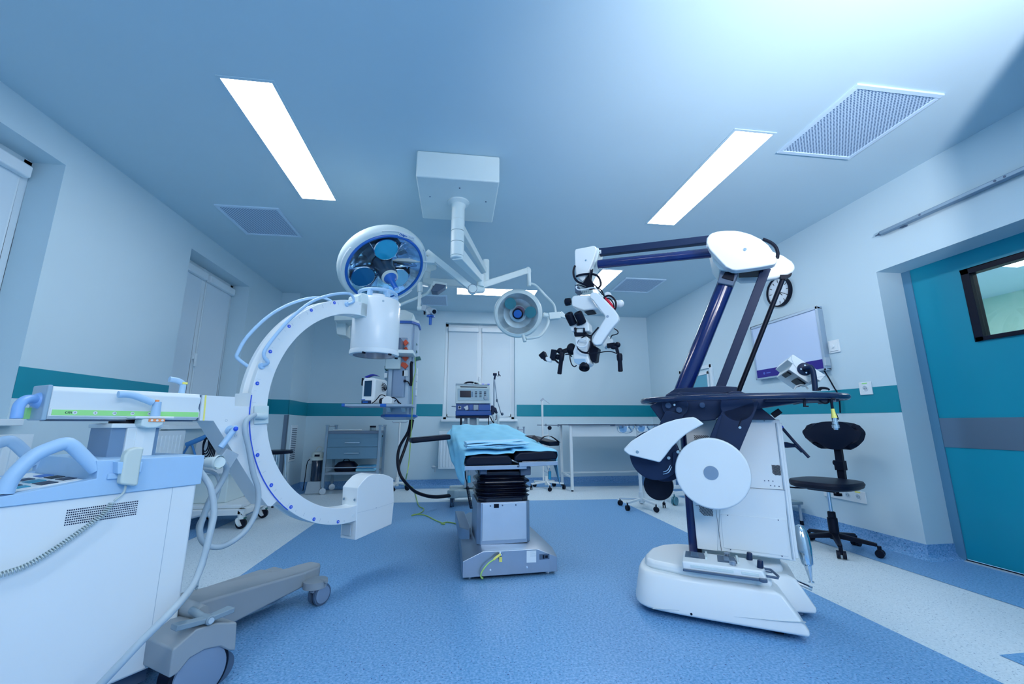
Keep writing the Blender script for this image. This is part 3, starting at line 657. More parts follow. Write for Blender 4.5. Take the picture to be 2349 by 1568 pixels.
H2 = [(0.055, 0.12, 0.86), (0.1,0.04,0.76), (0.114,0.02,0.711), (0.123,0,0.63), (0.106,-0.02,0.557), (0.093,-0.03,0.494), (0.077,-0.04,0.438), (0.027,-0.09,0.388), (-0.08,-0.2,0.371), (-0.155,-0.2,0.312), (-0.211,-0.18,0.245), (-0.245,-0.15,0.191)]
hose('mains_hose', 0, H2, 0.0125)
H3 = [(0.05, 0.25, 0.80), (0.24,0.3,0.775), (0.293,0.3,0.728), (0.266,0.25,0.654), (0.184,0.2,0.576), (0.177,0.2,0.53), (0.214,0.2,0.458), (0.22,0.2,0.382), (0.192,0.18,0.339), (0.173,0.15,0.306)]
hose('cable', 0, H3, 0.0085)
H4 = [(0.046, 0.3, 0.55), (0.251,0.3,0.573), (0.278,0.3,0.508), (0.272,0.3,0.412), (0.242,0.3,0.288), (0.26,0.3,0.245)]
hose('cable', 0, H4, 0.006)
# base
g = G()
g.loft([[(0.0, 0.17, 0.06), (0.0, 0.17, 0.235), (0.0, 0.40, 0.235), (0.0, 0.40, 0.06)], [(0.25, 0.19, 0.06), (0.25, 0.19, 0.22), (0.25, 0.40, 0.22), (0.25, 0.40, 0.06)],
        [(0.80, 0.235, 0.095), (0.80, 0.235, 0.17), (0.80, 0.40, 0.17), (0.80, 0.40, 0.095)]])
g.prism('z', [(0.78, 0.24), (0.90, 0.25), (0.945, 0.30), (0.94, 0.38), (0.86, 0.40), (0.78, 0.40)], 0.11, 0.17)
g.out('base_leg', M_GREY, ca, bevel=0.012, seg=3)
g = G(); g.prism('z', [(0.72, 0.42), (0.80, 0.42), (0.80, 0.52), (0.72, 0.52)], 0.08, 0.165); g.box(0.0, 0.75, 0.43, 0.56, 0.06, 0.16); g.out('base_leg', M_GREY, ca, bevel=0.02, seg=3)
def big_caster(x, y, rr=0.055):
    g = G(); g.cyl((x, y-0.05, 0.125), (x, y+0.0, 0.125), 0.01, n=10)
    g.lathe([(0.065, 0), (0.065, 0.035), (0.03, 0.04)], (x-0.01, y+0.03, 0.09), (0, 0, 1), 28); g.out('caster_cap', M_GREY, ca)
    g = G()
    for o in (-0.026, 0.014):
        g.cyl((x, y+o, rr), (x, y+o+0.014, rr), rr, n=28)
    w = g.out('caster_wheel', M_DGREY, ca)
    g = G(); g.cyl((x, y-0.030, rr), (x, y-0.026, rr), rr*0.82, n=28); g.cyl((x, y+0.028, rr), (x, y+0.033, rr), rr*0.82, n=28)
    g.prism('y', circ(x, rr, rr+0.006, 14, 20, 160)+[(x-0.02, rr+0.02), (x+0.02, rr+0.02)], y-0.012, y+0.014)
    g.out('wheel_cover', mat('caster_blue_grey', (0.18, 0.26, 0.38), 0.45), w, bevel=0.003)
big_caster(0.84, 0.165); big_caster(0.74, 0.46, 0.04)
# rear wheel housing
ho = [(-0.055,0.231),(-0.046,0.234),(0.015,0.267),(0.088,0.259),(0.163,0.233),(0.169,0.13),(0.142,0.142),(0.107,0.17),(0.052,0.183),(0.005,0.176),(-0.028,0.144),(-0.054,0.14)]
g = G(); g.prism('y', ho, -0.18, 0.12); hs = g.out('wheel_housing', M_GREY, ca, bevel=0.007, seg=3)
wc = (0.054,-0.175,0.104); wr = wc[2]
g = G(); g.cyl((wc[0], -0.165, wr), (wc[0], -0.09, wr), wr-0.001, n=40); ww = g.out('rear_wheel', M_RUBBER, ca, bevel=0.006)
g = G(); g.lathe([(wr-0.014, 0), (wr-0.016, 0.006), (wr-0.03, 0.01)], (wc[0], -0.165, wr), (0, -1, 0), 40); g.out('wheel_cover', mat('caster_blue_grey', (0.18, 0.26, 0.38), 0.45), ww)
g = G(); g.cyl((wc[0]+0.11, -0.10, 0.055), (wc[0]+0.11, -0.08, 0.055), 0.055, n=30) ; g.out('guide_wheel', M_DGREY, ca)
g = G(); g.cyl((0.072,0.02,0.282), (0.079,-0.09,0.281), 0.03, 0.024, n=20); g.out('steering_shaft', M_GREY, ca)
pa, pb = (-0.053,-0.16,0.295), (0.145,-0.16,0.283); pm = (0.055,-0.165,0.281)
g = G(); g.bar(pa, pm, 0.045, 0.020, (0, 0, 1), 0.035, 0.018); g.bar(pm, pb, 0.035, 0.018, (0, 0, 1), 0.045, 0.020); g.cyl((pm[0], -0.19, pm[2]), (pm[0], -0.13, pm[2]), 0.016, n=18); g.cyl((pm[0], -0.15, pm[2]), (pm[0]-0.01, -0.07, pm[2]+0.02), 0.013, n=14); g.box(pm[0]-.012, pm[0]+.012, -.15, -.13, pm[2]-.04, pm[2])
g.out('brake_pedal', mat('pedal_grey', (0.20, 0.28, 0.34), 0.5), ca, bevel=0.004)
g = G(); g.cyl((pm[0], -0.193, pm[2]), (pm[0], -0.189, pm[2]), 0.010, n=16); g.out('pedal_cap', M_LGREY, ca)

# hand control hanging in its holder with coiled cord
hc = thing('hand_control', 'cream hand control hanging on the blue cart top with a coiled cord', 'hand control', (-1.08, 1.898, 0), math.radians(56.17))
hb = [(-0.231,0.892),(-0.222,0.911),(-0.2,0.918),(-0.177,0.917),(-0.179,0.859),(-0.177,0.781),(-0.191,0.783),(-0.23,0.793)]
g = G(); g.prism('y', hb, -0.05, -0.015); g.out('handset', M_CREAM, hc, bevel=0.008, seg=3)
hl = [(-0.246,0.871),(-0.227,0.869),(-0.221,0.827),(-0.24,0.829)]
g = G(); g.prism('y', hl, -0.045, -0.006); hr = [(-0.184,0.866),(-0.172,0.865),(-0.172,0.828),(-0.184,0.829)]; g.prism('y', hr, -0.045, -0.006); g.box(-0.255, -0.21, -0.018, -0.006, 0.81, 0.83); g.out('holder', M_LBLUE, hc, bevel=0.003)
cs = [(-0.206,-0.03,0.785), (-0.209,-0.03,0.76), (-0.231,-0.03,0.737)]
g = G(); g.tube(cs, 0.004, n=8, smooth=4)
path = catmull([Vector(p) for p in ((-0.236,-0.03,0.732), (-0.253,-0.03,0.698), (-0.29,-0.03,0.665), (-0.363,-0.03,0.609), (-0.415,-0.03,0.579), (-0.464,-0.03,0.569), (-0.512,-0.03,0.564))], 10)
L = [0]
for a_, b_ in zip(path, path[1:]): L.append(L[-1]+(b_-a_).length)
tot = L[-1]; turns = tot/0.0072; N = int(turns*8); hel = []; j = 0
for i in range(N+1):
    s_ = tot*i/N
    while j < len(L)-2 and L[j+1] < s_: j += 1
    p = path[j].lerp(path[j+1], (s_-L[j])/(L[j+1]-L[j])); t = (path[j+1]-path[j]).normalized()
    a_ = t.cross(Vector((0, 1, 0))).normalized(); b_ = t.cross(a_); th = 2*PI*turns*i/N
    hel.append(p + (a_*math.cos(th)+b_*math.sin(th))*0.0075)
g.tube(hel, 0.0024, n=5); g.out('coiled_cord', mat('cream_cord', (0.44, 0.53, 0.54), 0.5), hc)
# ================================================================ OPERATING TABLE (local x right, y away)
ta = thing('operating_table', 'steel operating table with black bellows column and black pads in the room centre', 'operating table', (.06, 2.92, 0), math.radians(3.4))
fr = [(-0.007,0.134),(0.109,0.167),(0.497,0.164),(0.627,0.127),(0.625,0.018),(-0.005,0.016)]
zb = 0.02
g = G()
def ring(y, sx, top):
    return [(-.0+sx, y, zb), (.64-sx, y, zb), (.64-sx, y, top-.06), (.50, y, top-.005), (.13, y, top), (.0+sx, y, top-.055)]
g.loft([ring(0.0, 0, .172), ring(0.12, 0, .20), ring(0.55, 0.02, .21), ring(1.05, 0.03, .21)])
g.out('base', M_STEEL, ta, bevel=0.004)
g = G(); g.prism('z', [(.005, .42), (.07, .30), (.085, .40), (.085, .98), (.005, 1.02)], .15, .235); g.out('base_side_cover', M_STEEL, ta, bevel=0.006)
for x, y in ((.05, .06), (.585, .05), (.06, .98), (.58, .98)):
    g = G(); g.lathe([(.024, 0), (.026, .004), (.026, .014), (.016, .018), (.016, .024)], (x, y, 0), (0, 0, 1), 20); g.out('foot', M_CHROME, ta)
g = G(); g.prism('z', [(.125, .085), (.45, .085), (.475, .11), (.475, .46), (.10, .46), (.10, .11)], .19, .462); g.out('column', M_STEEL, ta, bevel=0.003)
g = G(); g.box(.135, .445, .080, .086, .215, .455); g.out('column_panel', mat('column_panel_steel', (.62, .69, .76), .35, metal=.75, noise=.04, nscale=6), ta, bevel=0.002)
g = G(); g.box(.215, .25, .077, .082, .425, .452); g.out('panel_latch', M_BLACK, ta)
for x in (.19, .275, .37):
    g = G(); g.cyl((x, .076, .44), (x, .081, .44), .005, n=10); g.out('screw', M_DGREY, ta)
# bellows
rg = []
zz = .46; k = 0
def brect(i, z):
    x0, x1, y0, y1 = .115-i, .465+i, .095-i, .46+i; c = .05
    return [(x0+c, y0, z), (x1-c, y0, z), (x1, y0+c, z), (x1, y1-c, z), (x1-c, y1, z), (x0+c, y1, z), (x0, y1-c, z), (x0, y0+c, z)]
hs_ = [(.000, .458), (.006, .470), (.004, .486), (.018, .496), (-.006, .510), (.020, .522), (-.008, .536), (.022, .552), (-.010, .570), (.018, .590), (.014, .602), (-.014, .618), (.006, .645), (.010, .664), (-.008, .678), (-.01, .705)]
for i, z in hs_: rg.append(brect(i, z))
g = G(); g.loft(rg); g.out('bellows', mat('bellows_rubber', (.004, .006, .018), .22, spec=.6), ta, bevel=0.006, seg=3)
g = G(); g.box(.40, .475, .05, .10, .64, .70); g.box(.11, .16, .04, .09, .655, .70); g.out('tilt_joint', M_DGREY, ta, bevel=0.006)
# frame under the pads
g = G(); g.box(.0, .43, -.012, .02, .690, .718); g.box(.02, .40, .02, 1.7, .70, .715); g.out('leg_frame', M_STEEL, ta, bevel=0.002)
g = G(); r_ = [(0.372,0.736),(0.652,0.74),(0.651,0.713),(0.375,0.707)]
g.prism('y', r_, -.03, .0); g.box(.40, .64, 0, .65, .722, .74); g.out('leg_frame', M_STEEL, ta, bevel=0.002)
g = G(); g.bar((0.361,-0.01,0.709), (0.449,0.02,0.693), .012, .012); g.out('hinge', M_DGREY, ta)
for (xa, xb, za, zc, sl) in ((.002, .328, .720, .786, 0), (.340, .655, .742, .806, .008)):
    def pr_(y, dz, f=1):
        w = xb-xa; c = .03
        return [(xa, y, za+dz), (xb, y, za+dz+sl), (xb, y, zc-.03+dz+sl), (xb-c, y, zc+dz+sl), (xa+c+.01, y, zc+dz), (xa, y, zc-.03+dz)]
    g = G(); g.loft([pr_(-.02, 0), pr_(.75, .015)]); g.out('leg_pad', M_SEAT, ta, bevel=0.014, seg=4)
g = G(); g.loft([[(.02, .76, .735), (.62, .76, .735), (.62, .76, .80), (.02, .76, .80)], [(.03, 1.3, .82), (.6, 1.3, .82), (.6, 1.3, .89), (.03, 1.3, .89)], [(.04, 1.72, .90), (.58, 1.72, .90), (.58, 1.72, .965), (.04, 1.72, .965)]])
g.out('back_pad', M_SEAT, ta, bevel=0.012, seg=3)
g = G(); g.bar((-0.413,0.98,0.852), (-0.066,1.05,0.881), .16, .045, (0, 0, 1)); g.out('arm_board', M_SEAT, ta, bevel=0.014, seg=3)
g = G(); g.bar((0.731,1.2,0.867), (0.896,0.85,0.813), .13, .04, (0, 0, 1)); g.out('arm_board', M_SEAT, ta, bevel=0.014, seg=3)
g = G(); st_ = [(0.746,0.86,0.838), (0.788,0.86,0.876), (0.848,0.88,0.887), (0.894,0.88,0.867), (0.942,0.86,0.828)]
P = catmull([Vector(p) for p in st_], 5); g.grid([[tuple(p+Vector((0, -.03, 0))), tuple(p+Vector((0, .03, 0)))] for p in P]); g.out('arm_strap', M_BLACK, ta, solid=.003)
g = G(); g.bar((0.715,0.95,0.882), (0.74,0.84,0.839), .03, .004, (0, 1, 0)); g.out('arm_strap', M_BLACK, ta)
for p0, p1, p2 in (((0.035,0.05,0.687), (0.036,0.05,0.649), (0.037,0.05,0.603)), ((0.624,0.1,0.681), (0.627,0.1,0.659), (0.626,0.1,0.605))):
    g = G(); g.cyl(p0, p1, .004, n=10); h_ = g.out('lever_rod', M_CHROME, ta)
    g = G(); g.cyl(p1, p2, .011, n=14); g.out('lever_grip', mat('turquoise_grip', (.02, .34, .55), .4), ta)
g = G(); g.tube([(0.011,0.08,0.675), (0.015,0.08,0.632), (0.024,0.08,0.603), (0.025,0.08,0.571)], .0035, n=8, smooth=4)
P0_, P1_ = Vector((0.028,0.08,0.571)), Vector((0.058,0.08,0.427)); hel = []
for i in range(180):
    t = i/179; hel.append(P0_.lerp(P1_, t)+Vector((math.cos(i*.75)*.009, math.sin(i*.75)*.009, 0)))
g.tube(hel, .0026, n=6); g.out('control_cord', M_BLACK, ta)
g = G(); g.box(.515, .585, -.003, .001, .10, .135); o = g.out('power_inlet', M_DGREY, ta, bevel=.002)
g = G(); g.box(.537, .549, -.004, -.002, .107, .128); g.box(.555, .573, -.004, -.002, .11, .125); g.out('switch', M_BLACK, o)
g = G(); q = [(0.427,0.16),(0.493,0.159),(0.492,0.086),(0.426,0.087)]; g.prism('y', q, -.0015, .001); o = g.out('type_label', M_PAPER, ta)
g = G()
for i, z in enumerate((.168, .161, .152, .140, .132, .126)): g.box(.452, .452+(.05, .045, .05, .035, .05, .04)[i], -.002, -.0013, z-.0012, z)
o2 = g.out('print_line', M_LGREY, o)
for p in ((0.182,0,0.059), (0.429,-0,0.06)):
    g = G(); g.cyl((p[0], -.004, p[2]), (p[0], .001, p[2]), .006, n=14); g.out('screw', M_CHROME, ta)
g = G(); p = (0.249,0,0.151); g.lathe([(.012, 0), (.012, .012), (.006, .02)], (p[0], 0, p[2]), (0, -1, 0), 16); g.out('earth_pin', M_CHROME, ta)

# earth cable plugged into the front of the base
ec = thing('earth_cable', 'short yellow green cable with yellow tag plugged into the table base front', 'cable', (.06, 2.92, 0), math.radians(3.4))
g = G(); g.tube([(0.246,-0.02,0.154), (0.215,-0.03,0.14), (0.201,-0.03,0.128)], .008, n=10); g.out('plug', M_YELLOW, ec)
g = G(); g.tube([(0.204,-0.03,0.13), (0.163,-0.035,0.108), (0.126,-0.04,0.07), (0.115,-0.035,0.038), (0.129,-0.02,0.017), (.14, .1, .006)], .0045, n=10, smooth=5); g.out('cord', mat('lime_cord', (.45, .75, .2), .4), ec)
g = G(); q = [(0.237,0.138),(0.257,0.137),(0.257,0.108),(0.237,0.109)]; g.prism('y', q, -.021, -.0195); g.out('tag', M_YELLOW, ec)

# ---- drapes ------------------------------------------------------------
rnd = random.Random(11)
rows = []
hangs = [(-.026, (-0.007,-0.026,0.682), (0.645,-0.02,0.725)), (.05, (-0.002,0.05,0.587), (0.682,0.05,0.574)), (.25, (-0.022,0.25,0.609), (0.724,0.2,0.631)), (.45, (-0.045,0.45,0.67), (0.734,0.45,0.764)), (.6, (-0.059,0.6,0.704), (0.743,0.6,0.783)),
         (.9, (-0.065,0.9,0.761), (0.76,0.9,0.824)), (1.2, (-0.076,1.2,0.848), (0.731,1.2,0.875)), (1.45, (-0.064,1.45,0.909), (0.709,1.45,0.913)), (1.7, (-0.003,1.7,0.936), (0.684,1.7,0.942)), (1.76, (0.033,1.76,0.939), (0.62,1.76,0.942))]
def ztop(x, y):
    if y < .72: z = .797+(.018 if x > .335 else 0)+.012*min(1, y/.7)
    else: z = .82+.16*min(1, (y-.72)/.95)
    return z+.010
NX = 44
for y, hl_, hr_ in hangs:
    row = []; xl, xr = .0, .65 if y < .8 else .60
    if y > 1.72: zd = -.04
    elif y < -.02: zd = -.012
    else: zd = 0
    for i in range(9):
        t = i/9; z0_ = ztop(xl, y)+zd; row.append((hl_[0]*(1-t)+(xl-.004)*t + .006*math.sin(t*9+y*20), y+.01*math.sin(i*2.1+y*13), hl_[2]*(1-t)+(z0_-.006)*t))
    for i in range(NX):
        t = i/(NX-1); x = xl+(xr-xl)*t
        w = .004*math.sin(x*23+y*17)+.004*math.sin(x*41-y*11+2)+.005*math.sin(y*31+x*9)
        e = min(1, min(t, 1-t)*8)
        row.append((x, y+.004*math.sin(x*30), ztop(x, y)+zd+w*e*(1.3 if y > .5 else .5)-(1-e)*.008))
    for i in range(1, 7):
        t = i/6; z0_ = ztop(xr, y)+zd; row.append((xr*(1-t)+hr_[0]*t+.005*math.sin(t*7+y*15), y, (z0_-.008)*(1-t)+hr_[2]*t))
    rows.append([Vector(p) for p in row])
cols = list(zip(*rows)); dense = [catmull(list(c), 6) for c in cols]; rows = [[tuple(c[k]) for c in dense] for k in range(len(dense[0]))]
dp = thing('surgical_drape', 'blue disposable drape sheet hanging over the operating table top and left side', 'drape', (.06, 2.92, 0), math.radians(3.4))
g = G(); g.grid(rows); g.out('sheet', M_DRAPE, dp, solid=.0015, sharp=80)
fd = thing('folded_drape', 'stack of folded pale blue drapes lying on the drape near the table end', 'folded drape', (.06, 2.92, 0), math.radians(3.4))
z0_ = .832
for k, (x0, x1, y0, y1, h, tw) in enumerate(((.015, .455, .03, .30, .009, 0), (.01, .45, .025, .29, .004, .01), (.02, .46, .035, .31, .011, -.01), (.015, .43, .05, .31, .010, .02))):
    def lay(z, o): 
        n = 14; P = []
        for i in range(n+1): t = i/n; P.append((x0+(x1-x0)*t, y0+tw*t+.003*math.sin(t*11+k)-o, z+.004*math.sin(t*8+k*2)+t*.012*(1 if k > 1 else .4)))
        for i in range(n+1): t = 1-i/n; P.append((x0+(x1-x0)*t, y1+tw*t, z+.002*math.sin(t*6)+t*.012*(1 if k > 1 else .4)))
        return P
    g = G(); g.loft([lay(z0_, 0), lay(z0_+h*.5, .004), lay(z0_+h, 0)]); o = g.out('fold', M_DRAPE2, fd, sharp=50); z0_ += h+.0015

# ================================================================ CEILING SURGICAL LIGHT
sl = thing('surgical_light', 'twin headed surgical light hanging from the square ceiling box on jointed arms', 'surgical light', (0, 0, 0))
g = G(); g.box(-.335, .272, 2.737, 3.37, 2.748, ZC+.0); g.out('ceiling_box', M_OFFW, sl, bevel=.012, seg=3)
for x, y in ((-.25, 3.0), (.19, 3.02), (-.02, 2.85)):
    g = G(); g.cyl((x, y, 2.745), (x, y, 2.75), .006, n=10); g.out('screw', M_DGREY, sl)
cx_, cy_ = -.028, 3.06
g = G(); g.lathe([(.088, 0), (.085, -.012), (.06, -.03), (.052, -.06), (.052, -.16)], (cx_, cy_, 2.75), (0, 0, 1), 40); g.out('flange', M_OFFW, sl)
for z0_, z1_ in ((2.59, 2.495), (2.492, 2.40), (2.397, 2.285)):
    g = G(); g.cyl((cx_, cy_, z1_), (cx_, cy_, z0_), .053, n=40); g.out('pole_sleeve', M_OFFW, sl, bevel=.003)
ae = (0.174,3.55,2.258)
g = G(); g.bar((cx_, cy_-.02, 2.30), (ae[0], ae[1], ae[2]+.03), .085, .10, (0, 0, 1), .06, .06); g.lathe([(.0535, 0), (.05, -.02), (.03, -.025)], (cx_, cy_, 2.285), (0, 0, 1), 40); g.out('lower_boom', M_OFFW, sl, bevel=.008)
be = (0.244,3.85,2.476)
g = G(); g.bar((cx_+.02, cy_, 2.53), (be[0], be[1], be[2]), .05, .075, (0, 0, 1), .04, .055); g.out('upper_boom', M_OFFW, sl, bevel=.008)
g = G(); g.cyl((ae[0]+.01, ae[1]+.02, ae[2]-.04), (ae[0]+.01, ae[1]+.02, ae[2]+.075), .034, n=24); g.out('boom_joint', M_OFFW, sl, bevel=.004)
b0, b1 = (0.251,3.85,2.595), (0.253,3.85,2.359)
g = G(); g.cyl(b1, b0, .032, n=24); g.out('boom_joint', M_OFFW, sl, bevel=.004)
h0, h1 = (0.111,3.5,2.165), (0.203,3.62,2.209)
g = G(); g.cyl(h0, h1, .034, n=24); g.cyl((h0[0], h0[1]-.03, h0[2]), (h0[0], h0[1]+.02, h0[2]), .043, n=32); g.out('elbow', M_OFFW, sl, bevel=.004)
g = G(); g.lathe([(.040, 0), (.040, .002), (.037, .002)], (h0[0], h0[1]-.031, h0[2]), (0, -1, 0), 32, cap=False); g.out('elbow_seal', M_DGREY, sl)
g = G(); g.bar((h0[0]-.01, h0[1], h0[2]+.01), (-0.304,3.5,2.496), .05, .058, (0, 0, 1)); g.bar((h0[0], h0[1], h0[2]-.02), (-0.279,3.5,2.44), .02, .02, (0, 0, 1)); g.out('spring_arm', M_OFFW, sl, bevel=.008)
g = G(); g.bar((0.189,3.68,2.266), (0.688,4.05,2.578), .05, .062, (0, 0, 1)); g.ball((0.707,4.05,2.579), (.035, .03, .045)); g.out('spring_arm', M_OFFW, sl, bevel=.008)
g = G(); g.cyl((0.719,4.05,2.411), (0.716,4.05,2.555), .021, n=18); g.tube([(0.715,4.05,2.435), (0.759,4.06,2.44), (0.813,4.1,2.427), (0.907,4.15,2.355), (0.999,4.2,2.286), (1.031,4.22,2.233), (1.039,4.22,2.155)], .0125, n=12, smooth=4); g.out('suspension_tube', M_OFFW, sl)
g = G(); g.bar((0.957,4.22,2.133), (1.083,4.22,2.147), .08, .075, (0, 0, 1)); g.cyl((0.899,4.22,2.151), (0.966,4.22,2.143), .028, n=20)
g.bar((1.083,4.22,2.166), (1.184,4.22,2.116), .05, .07, (0, 0, 1), .03, .015); g.out('drive_block', M_OFFW, sl, bevel=.008)
g = G(); g.tube([(0.952,4.22,2.133), (0.951,4.2,2.06), (0.916,4.18,1.987), (0.852,4.15,1.908), (0.777,4.12,1.876), (0.69,4.1,1.861)], .0145, n=12, smooth=4); g.cyl((0.662,4.12,1.901), (0.676,4.1,1.828), .018, n=14); g.out('yoke', M_OFFW, sl)
def lamp_head(c, n, R, segs, big):
    n = Vector(n).normalized(); c = Vector(c); q = n.to_track_quat('Z', 'Y')
    at = lambda r, a, h: tuple(c + q @ Vector((r*math.cos(a), r*math.sin(a), h)))
    g = G(); g.lathe([(R*.84, 0), (R*.86, .006), (R*.93, .004), (R*.985, -.012), (R, -.035), (R*.99, -.06), (R*.93, -.075), (R*.9, -.09), (R*.72, -.13), (R*.4, -.16), (R*.12, -.17)], c, n, 64, cap=False)
    hd = g.out('lamp_head', M_OFFW, sl, sharp=40)
    g = G(); g.lathe([(R*.84, .003), (R*.6, -.05), (R*.35, -.075), (R*.1, -.08)], c, n, segs, cap=False)
    g.out('reflector', mat('faceted_reflector', (.50, .70, .85), .14, metal=0.9, noise=.45, nscale=16, bump=.6, bscale=14) if big else mat('tinted_reflector', (.50, .66, .74), .3, metal=0.45, noise=.3, nscale=5), hd, sharp=1)
    g = G(); g.tube([at(R*.84, 2*PI*i/64, .006) for i in range(64)], R*(.032 if big else .02), n=10, closed=True); g.out('rim_seal', M_BLUE if big else M_OFFW, hd)
    return hd, at, q, n, c
hd, at, q, n, c = lamp_head((-0.626,3.38,2.278), (.421, -.476, -.773), .335, 28, True)
hd.scale = (1.125,)*3; hd.location = c*(1-1.125)
LA = 2.0
# finger grips in the rim
for a0 in (0.3, 1.5, 2.9, 4.2, 5.3):
    g = G(); P = [at(.335*.955, a0+t*.09, .004) for t in range(8)]; g.tube(P, .006, n=8); g.out('rim_grip', M_WHITE2, hd)
for k, (r, a) in enumerate(((.16, LA), (.17, LA+PI*.62), (.15, LA+PI*1.25))):
    rr = .085
    g = G(); cc_ = at(r, a, -.012); g.cyl(cc_, tuple(Vector(cc_)+n*.004), rr, n=40); g.out('lens_disc', (mat('bright_filter_glass', (.02, .36, .62), .06, coat=.5), mat('deep_filter_glass', (.01, .13, .32), .05, coat=.5), mat('silver_filter_glass', (.30, .46, .60), .08, metal=.8))[k], hd)
    g = G(); g.lathe([(rr, 0), (rr+.004, .003), (rr, .008)], cc_, n, 40, cap=False); g.out('lens_ring', M_CHROME, hd)
g = G()
for k in range(6):
    a = k*PI/3+.4; g.quad(at(.05, a, -.07), at(.25, a, -.04), at(.25, a, -.01), at(.05, a, -.01))
g.out('divider_fin', mat('fin_metal', (.3, .45, .62), .2, metal=.9), hd, solid=.003)
g = G(); g.lathe([(.078, -.07), (.072, .0), (.064, .04), (.068, .07), (.060, .102)], c, n, 36); g.out('hub', mat('hub_grey', (.05, .09, .14), .25, metal=.5), hd)
g = G(); g.lathe([(.060, .10), (.060, .114), (.048, .120)], c, n, 36, cap=True); g.out('hub_ring', M_CREAM, hd)
g = G(); g.lathe([(.048, .118), (.045, .13), (.026, .15), (.019, .165), (.018, .25), (.014, .254)], c, n, 30); g.out('sterile_handle', M_BLUE, hd)
g = G(); g.cyl(at(0, 0, .252), at(0, 0, .258), .015, n=20); g.out('handle_tip', M_LBLUE, hd)
# printed plate on the rim
up_ = Vector((0.458, -0.623, 0.633)); e = (up_-n*up_.dot(n)).normalized(); sd = e.cross(n)
Mx = Matrix((sd, e, n)).transposed()
pc_ = c+e*.335*.915+n*.011+sd*.03
g = G(); g.obox(pc_, (.13, .034, .008), Mx); g.out('name_plate', M_WHITE, hd, bevel=.003)
lettering('Dräger', .022, pc_-sd*.03+n*.005, Mx.to_euler(), M_BLUE, hd, bold=.0006); lettering('Stella', .022, pc_+sd*.035+n*.005, Mx.to_euler(), M_LGREY, hd)
g = G(); ap = at(.20, 0, -.11); g.bar(tuple(c-n*.14), (-0.273,3.48,2.399), .05, .05, (0, 0, 1)); g.cyl(tuple(c-n*.20), tuple(c-n*.14), .06, n=24)
g.tube([tuple(c-n*.12+sd*.36+e*.0), tuple(c-n*.16+sd*.34-e*.15), tuple(c-n*.17+sd*.2-e*.30)], .02, n=12, smooth=4); g.out('rear_yoke', M_OFFW, hd)
hd, at, q, n, c = lamp_head((0.62,4.2,2.15), (-.17, -.94, -.29), .262, 40, False)
for k, a in enumerate((2.2, .1)):
    cc_ = at(.135, a, -.012); g = G(); g.cyl(cc_, tuple(Vector(cc_)+n*.004), .062, n=32); g.out('lens_disc', mat('green_filter_glass', (.03, .20, .26), .05, coat=.5), hd)
g = G(); g.lathe([(.055, -.05), (.052, .02)], at(.03, 1.0, 0), n, 28); g.out('hub_collar', mat('plum_collar', (.12, .08, .14), .3), hd)
g = G(); g.lathe([(.06, -.04), (.058, .05), (.05, .056)], c, n, 30); g.out('hub', M_BLACK, hd)
g = G(); g.lathe([(.043, .05), (.043, .075), (.036, .082)], c, n, 30); g.out('sterile_handle', M_BLUE, hd)
# ================================================================ SURGICAL MICROSCOPE (local x right, y away)
mi = thing('surgical_microscope', 'tall white and navy floor standing surgical microscope with a long overhead arm', 'surgical microscope', (1.632, 1.912, 0), math.radians(-32.3))
def nose(P):
    # round the front of the footprint, keep the straight sides and the fork corners
    V = [Vector((x, y, 0)) for x, y in P]; k = 10; M_ = catmull(V[1:k], 4); return [(v.x, v.y) for v in [V[0]]+M_+V[k:]]
bot = nose([(0, 0), (-.40, -.005), (-.60, .0), (-.72, .02), (-.785, .09), (-.80, .22), (-.785, .38), (-.72, .52), (-.60, .60), (-.45, .62), (.07, .62), (.085, .30), (-.05, .27), (-.07, .215), (-.01, .20)])
top = nose([(-.125, .03), (-.40, .03), (-.59, .035), (-.69, .06), (-.75, .12), (-.765, .22), (-.75, .37), (-.69, .49), (-.59, .56), (-.45, .58), (-.02, .58), (-.03, .31), (-.14, .28), (-.16, .215), (-.13, .19)])
g = G(); g.loft([[(x, y, .032) for x, y in bot], [(x, y, .06) for x, y in bot], [(b[0]*.35+t[0]*.65, b[1]*.35+t[1]*.65, .185) for b, t in zip(bot, top)], [(x, y, .205) for x, y in top]])
g.out('base', M_WHITE, mi, bevel=0.014, seg=4, sharp=30)
tier = [(-.12, .06), (-.50, .05), (-.70, .105), (-.742, .15), (-.752, .24), (-.735, .37), (-.68, .48), (-.60, .54), (-.50, .56), (-.03, .56), (-.04, .33), (-.15, .25)]
g = G(); g.loft([[(x, y, .20) for x, y in tier], [(x*.985, y*.96+.01, .246) for x, y in tier]]); g.out('base_deck', M_WHITE, mi, bevel=0.02, seg=4)
g = G(); g.prism('z', [(x*.86-.05, y*.74+.085) for x, y in bot], .018, .05); g.out('underframe', M_DGREY, mi)
g = G(); P = [(-0.691,0.041),(-0.556,0.056),(-0.433,0.062),(-0.278,0.072),(-0.097,0.086),(-0.011,0.096)]
for (x0, z0), (x1, z1) in zip(P, P[1:]): g.bar((x0, .004, z0), (x1, .004, z1), .0016, .012, (0, 1, 0))
g.out('seam_line', M_LGREY, mi)
g = G(); p = (-0.503,0,0.049); g.cyl((p[0], -.004, p[2]), (p[0], .02, p[2]), .006, n=12); g.out('screw', M_BLACK, mi)
for x, y in ((-.12, .08), (-.70, .12), (-.08, .52), (-.6, .52)):
    g = G(); g.cyl((x-.02, y, .032), (x+.02, y, .032), .032, n=18); g.out('wheel', M_RUBBER, mi)
